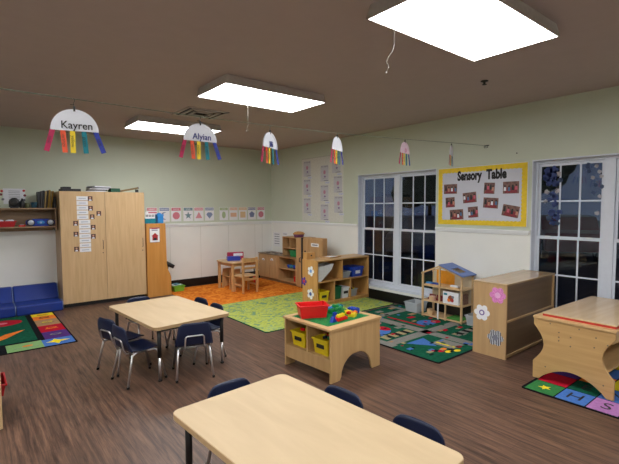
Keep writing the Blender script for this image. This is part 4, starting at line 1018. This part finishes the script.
# ------------------------------------------------------------------ activity table (right)
AX, AY = 3.815, 1.005; aw, al, ah = 1.14, .605, .545
t = thing('activity_table', 'wooden activity table with curved ends and a red-trimmed top, right edge', 'table', (AX-.04, AY-.005, .0085), R_(-2))
def endpanel():
    hw = al/2; P_ = []
    # going up the left side (y negative), local y centred
    def side(s):
        q = [(s*hw, .0), (s*hw, .15)]
        for k in range(9):
            a = PI*k/8; q.append((s*(hw-.085*math.sin(a)), .15+.32*k/8))
        q += [(s*hw, .48), (s*hw, ah-.02)]
        return q
    L_ = side(1); R = side(-1)
    bottom = [(-hw, 0), (-hw+.05, 0)]+[(-hw+.05+(al-.10)*k/16, .125*math.sin(PI*k/16)**.8) for k in range(1, 16)]+[(hw-.05, 0)]
    return bottom+L_+R[::-1][:-1]
EP = [(y+al/2, z) for y, z in endpanel()]
for x in (0, aw-.022):
    g = G(wood('activity_birch', (184, 146, 94), (200, 162, 108), 'y', 5, .4)); g.prismx(EP, x, x+.022); ep = g.done('end_panel', t, .004)
    for (y, z) in ((.40, .44), (.40, .40), (.31, .42), (.40, .37), (.31, .345), (.14, .38), (.05, .42), (.50, .12), (.07, .10), (.13, .46), (.25, .50), (.47, .50)):
        g = G(mat('bolt_grey', (110, 104, 90), .4, .6)); g.lathe([(.006, 0), (.006, .002)], 0, 0, 8, T((x-.002 if x == 0 else x+.022, y, z)) @ RY(90)); g.done('bolt', ep)
g = G(BIRCH); g.box(-.008, aw+.008, -.005, al+.005, ah-.02, ah); g.done('rim_frame', t, .003)
g = G(mat('red_trim', (190, 50, 40), .45)); g.box(.05, aw-.03, .015, al-.05, ah, ah+.018); g.done('red_trim', t, .001)
g = G(wood('activity_lid', (202, 172, 132), (214, 186, 148), 'x', 4, .25)); g.box(.045, aw-.025, .012, al-.045, ah+.018, ah+.03); g.done('lid', t, .002)
g = G(BIRCH); g.box(.022, aw-.022, .05, al-.05, .20, .216); g.done('lower_shelf', t)
g = G(BIRCH); g.box(.022, aw-.022, .02, .035, .43, ah-.02); g.box(.022, aw-.022, al-.035, al-.02, .43, ah-.02); g.done('apron', t)

# ------------------------------------------------------------------ shelf at left edge with red bin
t = thing('low_shelf', 'low light-wood shelf just entering at the left edge', 'shelf', (-.42, 3.50, 0))
g = G(MAPLE); g.box(0, .555, 0, .02, 0, .39); g.box(0, .555, .48, .5, 0, .39); g.box(0, .555, .02, .48, .37, .39); g.box(0, .555, .02, .48, .03, .05); g.box(0, .555, .02, .48, .18, .195); g.box(0, .012, .02, .48, 0, .39); g.done('carcass', t, .002)
bin_('red_toy_bin', 'red bin poking out of the low shelf at the left edge', .065, 3.70, .1955, .2, .26, .09, mat('dark_red_plastic', (176, 24, 34), .45))

# ------------------------------------------------------------------ shape posters
def shape(kind, r):
    if kind == 'circle': return [(r*math.cos(2*PI*k/24), r*math.sin(2*PI*k/24)) for k in range(24)]
    if kind == 'oval': return [(r*.6*math.cos(2*PI*k/24), r*math.sin(2*PI*k/24)) for k in range(24)]
    if kind == 'crescent': return [(r*math.cos(R_(60+240*k/16)), r*math.sin(R_(60+240*k/16))) for k in range(17)]+[(r*.5+r*.75*math.cos(R_(270-180*k/12))-r*.2, r*.85*math.sin(R_(270-180*k/12))) for k in range(1, 12)]
    if kind == 'star': return [(r*(1.1 if k % 2 == 0 else .45)*math.sin(k*PI/5), r*(1.1 if k % 2 == 0 else .45)*math.cos(k*PI/5)) for k in range(10)]
    if kind == 'triangle': return [(-r, -r*.8), (r, -r*.8), (0, r)]
    if kind == 'diamond': return [(-r, .2*r), (-.5*r, .8*r), (.5*r, .8*r), (r, .2*r), (0, -r)]
    if kind == 'rectangle': return [(-r, -.6*r), (r, -.6*r), (r, .6*r), (-r, .6*r)]
    if kind == 'square': return [(-r*.9, -r*.9), (r*.9, -r*.9), (r*.9, r*.9), (-r*.9, r*.9)]
    n = 5 if kind == 'pentagon' else 8; o = 0 if n == 5 else PI/8
    return [(r*math.sin(o+2*PI*k/n), r*math.cos(o+2*PI*k/n)) for k in range(n)]
cR, cB, cG, cP, cO, cT, cN = (208, 124, 138), (128, 144, 176), (116, 142, 150), (216, 146, 156), (222, 178, 150), (220, 188, 148), (122, 130, 166)
for x, k, c, word in ((2.591, 'circle', cP, 'HEART'), (2.816, 'crescent', cB, 'CRESCENT'), (3.036, 'circle', cR, 'CIRCLE'), (3.269, 'star', cG, 'STAR'), (3.482, 'triangle', cP, 'TRIANGLE'), (3.703, 'diamond', cB, 'DIAMOND'),
                      (4.012, 'oval', (168, 186, 146), 'OVAL'), (4.23, 'rectangle', cO, 'RECTANGLE'), (4.446, 'square', cT, 'SQUARE'), (4.662, 'pentagon', cN, 'PENTAGON'), (4.886, 'octagon', (200, 124, 142), 'OCTAGON')):
    x -= .01
    nm = 'pink-headed poster half behind the chart' if x < 2.6 else '%s poster' % k
    t = thing('shape_poster', 'white %s in the row above the back-wall chair rail' % nm, 'poster', group='shape posters on the back wall', M=wall_back(x, 1.375))
    m = mat('print_%d_%d_%d' % c, c, .8, noise=.03)
    g = G(PAPER); g.box(-.095, .095, -.13, .13, 0, .0012); g.done('sheet', t)
    g = G(m); g.box(-.088, .088, .068, .122, .0012, .0018); hd = g.done('header_band', t)
    g = G(PAPER); g.text(word, .034, T((0, .094, .0022)), depth=.0003); g.done('header_word', hd)
    g = G(m); g.prismz([(a, b-.025) for a, b in shape(k, .068)], .0012, .002); g.done('printed_shape', t)

# ------------------------------------------------------------------ drawing board on right wall
t = thing('display_sheet', 'tall pale backing sheet of drawings on the right wall by the corner', 'display board', M=wall_right(6.01, 1.83))
g = G(mat('display_backing', (212, 212, 204), .8)); g.box(-.585, .585, -.60, .60, 0, .002); g.done('backing', t)
g = G(mat('backing_edge', (180, 182, 172), .8)); g.box(-.585, .585, .59, .60, .002, .003); g.done('top_strip', t)
DR = [(6.432, 2.232), (6.435, 1.883), (6.433, 1.523), (5.922, 2.115), (5.924, 1.752), (5.925, 1.401), (5.60, 2.25), (5.562, 1.899), (5.547, 1.541)]
dl = ['top of the left column', 'middle of the left column', 'bottom of the left column', 'top of the middle column', 'middle of the middle column', 'bottom of the middle column', 'top of the right column', 'middle of the right column', 'bottom of the right column']
for k, (y, z) in enumerate(DR):
    t = thing('child_drawing', 'grey-bordered drawing page, %s on the pale wall sheet' % dl[k], 'drawing', group='drawings on the pale wall sheet', M=wall_right(y, z, XR-.0025))
    g = G(mat('drawing_page', (196, 196, 202), .8)); g.box(-.11, .11, -.145, .145, 0, .001); g.done('page', t)
    g = G(GREY); g.text('MY NAME', .042, T((0, .12, .0014)), depth=.0003); g.box(-.02, .11, -.14, -.13, .001, .0015); g.done('printed_title', t)
    g = G(mat('faint_pink', (192, 136, 158), .8)); g.ball((0, .02, .001), .035, (1, 1.1, .03), 6); g.use(mat('faint_purple', (140, 120, 160), .8)).ball((.01, -.06, .001), .022, (1.2, .8, .03), 6); g.use(GREY).tube([(-.05, -.09, .002), (0, -.1, .002), (.03, -.085, .002), (.06, -.11, .002)], .002, 4); g.done('scribble', t)
    g = G(mat('pale_strip', (206, 210, 226), .8)); g.box(.02, .14, -.19, -.155, 0, .001); g.use(BINK).tube([(.03, -.175, .0015), (.06, -.168, .0015), (.09, -.18, .0015), (.12, -.17, .0015)], .002, 4); g.done('name_slip', t)

# ------------------------------------------------------------------ Sensory Table board
bcY, bcZ = 2.885, 1.632; bw_, bh_ = 1.215, .77
t = thing('bulletin_board', 'white Sensory Table board with yellow scalloped border between the windows', 'bulletin board', M=wall_right(bcY, bcZ))
g = G(WHITE); g.box(-bw_/2, bw_/2, -bh_/2, bh_/2, 0, .014); g.done('board', t, .002)
g = G(mat('board_paper', (208, 210, 222), .8, noise=.02)); g.box(-bw_/2+.03, bw_/2-.03, -bh_/2+.03, bh_/2-.03, .014, .0155); g.done('backing_paper', t)
g = G(mat('yellow_border', (236, 202, 40), .6, noise=.08))
W2, H2 = bw_/2-.006, bh_/2-.006; bt = .058
def scallop(L, n): return [(-L+2*L*k/(n*4), bt+.008*math.sin(PI*((k % 4)/4))) for k in range(n*4+1)]
for s in (-1, 1):
    pts = [(x, s*(H2-d)) for x, d in scallop(W2, 24)]; pts = [(-W2, s*H2)]+pts+[(W2, s*H2)]
    g.prismz(pts, .0155, .0172)
    pts = [(s*(W2-d), y) for y, d in scallop(H2-bt, 14)]; pts = [(s*W2, -H2+bt)]+pts+[(s*W2, H2-bt)]
    g.prismz(pts, .0155, .0172)
g.done('scalloped_border', t)
g = G(INK)
g.text('Sensory', .165, T((-.14, .262, .0168)), depth=.0006, bold=.008, sx=.64); g.text('Table', .165, T((.225, .262, .0168)), depth=.0006, bold=.008, sx=.70)
g.done('title_letters', t)
g = G(mat('outlet_plate', (214, 214, 208), .5)); g.box(-.012, .012, -.035, .02, .0155, .018); g.done('tag', t)
M0 = wall_right(bcY, bcZ)
PHB = [(3.2995, 1.733, .2, .13, 0, 'top left'), (3.015, 1.612, .19, .135, 5, 'second row, left of centre'), (3.3005, 1.553, .14, .135, 3, 'left edge, middle height'), (3.202, 1.388, .2, .135, 4, 'bottom left'), (2.963, 1.4225, .14, .14, 5, 'bottom centre'),
       (2.7475, 1.724, .14, .14, -3, 'top row, third from left'), (2.726, 1.5395, .195, .13, -4, 'centre right'), (2.475, 1.723, .195, .145, 0, 'top right'), (2.473, 1.4385, .205, .14, -10, 'bottom right, tilted')]
for k, (y, z, w, h, rl, lab) in enumerate(PHB):
    t = thing('activity_photo', 'small photo of a red table, %s on the yellow-edged board' % lab, 'photo', group='photos on the Sensory Table board', M=wall_right(y, z, XR-.0157, rl))
    rr = random.Random(k)
    g = G(mat('photo_room', (120, 86, 78), .4, noise=.5, nscale=25)); g.box(-w/2, w/2, -h/2, h/2, 0, .0012); g.done('print', t)
    g = G(mat('photo_red', (132, 40, 50), .4, noise=.3, nscale=60)); g.prismz([(-w*.4, -h*.45), (w*.42, -h*.45), (w*.3, h*.02), (-w*.25, h*.02)], .0012, .0018)
    for q in range(4):
        cx = w*(-.36+.24*q+rr.uniform(-.03, .03)); cy = rr.uniform(-.05, .15)*h
        g.use([DARKP, mat('photo_skin', (190, 130, 110), .5), CARD, mat('photo_blue', (70, 110, 150), .5), DARKP, mat('photo_pink', (200, 90, 110), .5)][(q+k*2) % 6]).prismz([(cx-.016, cy-.035), (cx+.016, cy-.035), (cx+.012, cy+.01), (cx-.012, cy+.01)], .0018, .0022)
        g.use([DARKP, mat('photo_brown_hair', (60, 40, 34), .5)][q % 2]).prismz([(cx+.011*math.cos(2*PI*j/10), cy+.02+.012*math.sin(2*PI*j/10)) for j in range(10)], .0018, .0023)
    g.done('pictured_group', t)
# little dark dot on the wall above the board
g = G(DARKP); g.cyl(0, 0, 0, .004, .008, 10); tag(g.done('wall_hook', M=wall_right(2.42, 2.13)), 'tiny dark nail above the right corner of the yellow board', 'nail')

# ------------------------------------------------------------------ flower clings on the right window
FXW = XR+.098
rr = random.Random(5)
def cling(y, z, r, m, lab, grp):
    g = G(m)
    for k in range(6): a = 2*PI*k/6+rr.random(); g.lathe([(r*.42, 0), (r*.42, .0012)], r*.55*math.cos(a), r*.55*math.sin(a), 10)
    g.cyl(0, 0, .0012, .002, r*.3, 10)
    tag(g.done('window_flower', M=wall_right(y, z, FXW)), lab, 'window decoration', grp)
DB = mat('deep_blue_cling', (58, 74, 128), .7); PB = mat('pale_cling', (190, 186, 190), .7); GB = mat('grey_blue_cling', (72, 86, 118), .7)
n = 0
pos = [(2.10, 1.90, .05, DB), (2.04, 1.91, .05, DB), (2.12, 1.83, .045, DB), (2.05, 1.84, .05, DB), (1.99, 1.86, .03, PB), (2.09, 1.77, .045, DB), (2.02, 1.76, .045, DB), (1.97, 1.79, .03, GB),
       (2.11, 1.66, .03, PB), (2.05, 1.63, .035, DB), (2.0, 1.67, .03, PB), (2.08, 1.57, .03, DB), (2.02, 1.59, .04, DB), (2.12, 1.55, .025, PB), (2.02, 1.52, .04, DB),
       (2.05, 1.42, .045, DB), (2.0, 1.37, .045, DB), (2.08, 1.36, .035, GB), (2.04, 1.31, .04, DB), (1.97, 1.43, .03, DB), (1.99, 1.30, .03, GB)]
rowname = lambda z: 'upper' if z > 1.7 else ('middle' if z > 1.48 else 'lower')
for (y, z, r, m) in pos:
    colr = 'deep blue' if m is DB else ('pale' if m is PB else 'grey-blue')
    cling(y, z, r, m, '%s flower cut-out in the %s part of the left window cluster' % (colr, rowname(z)), 'flower cut-outs in the left cluster, %s, %s' % (rowname(z), colr))
pos2 = [(1.74, 1.93, .035, GB), (1.73, 1.87, .025, GB), (1.66, 1.92, .022, PB), (1.63, 1.86, .022, PB), (1.69, 1.80, .022, PB), (1.61, 1.81, .022, PB), (1.66, 1.72, .022, GB), (1.60, 1.70, .025, GB), (1.68, 1.64, .022, GB), (1.62, 1.60, .022, PB), (1.64, 1.42, .025, PB)]
for k, (y, z, r, m) in enumerate(pos2):
    colr = 'pale' if m is PB else 'grey-blue'
    y -= .045
    cling(y+.005, z, r, m, '%s small flower cut-out in the %s part of the right window scatter' % (colr, rowname(z)), 'flower cut-outs in the right scatter, %s, %s' % (rowname(z), colr))

# ------------------------------------------------------------------ world
w = bpy.data.worlds.new('World'); scene.world = w; w.use_nodes = True
nt = w.node_tree; bg = nt.nodes['Background']
tc = nt.nodes.new('ShaderNodeTexCoord'); sp = nt.nodes.new('ShaderNodeSeparateXYZ'); rp = nt.nodes.new('ShaderNodeValToRGB')
e = rp.color_ramp.elements; e[0].position = 0; e[0].color = (.14, .17, .27, 1); e[1].position = .6; e[1].color = (.04, .05, .09, 1)
nt.links.new(tc.outputs['Generated'], sp.inputs[0]); nt.links.new(sp.outputs['Z'], rp.inputs['Fac']); nt.links.new(rp.outputs['Color'], bg.inputs['Color'])
bg.inputs['Strength'].default_value = .24

# ------------------------------------------------------------------ camera
yaw, pitch, roll = .67933, .05892, -.00498
F = Vector((math.sin(yaw)*math.cos(pitch), math.cos(yaw)*math.cos(pitch), -math.sin(pitch)))
Rv = Vector((math.cos(yaw), -math.sin(yaw), 0)); U = Rv.cross(F)
R2 = Rv*math.cos(roll)+U*math.sin(roll); U2 = U*math.cos(roll)-Rv*math.sin(roll)
cam = bpy.data.cameras.new('camera'); cam.sensor_width = 36; cam.lens = 424.33/619*36; cam.clip_start = .05
co = bpy.data.objects.new('camera', cam); COL.objects.link(co)
co.matrix_world = Matrix(((R2.x, U2.x, -F.x, 0), (R2.y, U2.y, -F.y, 0), (R2.z, U2.z, -F.z, 1.5), (0, 0, 0, 1)))
scene.camera = co
vs = scene.view_settings; vs.view_transform = 'Standard'; vs.look = 'None'; vs.gamma = 1; vs.use_curve_mapping = False; vs.exposure = 0.9
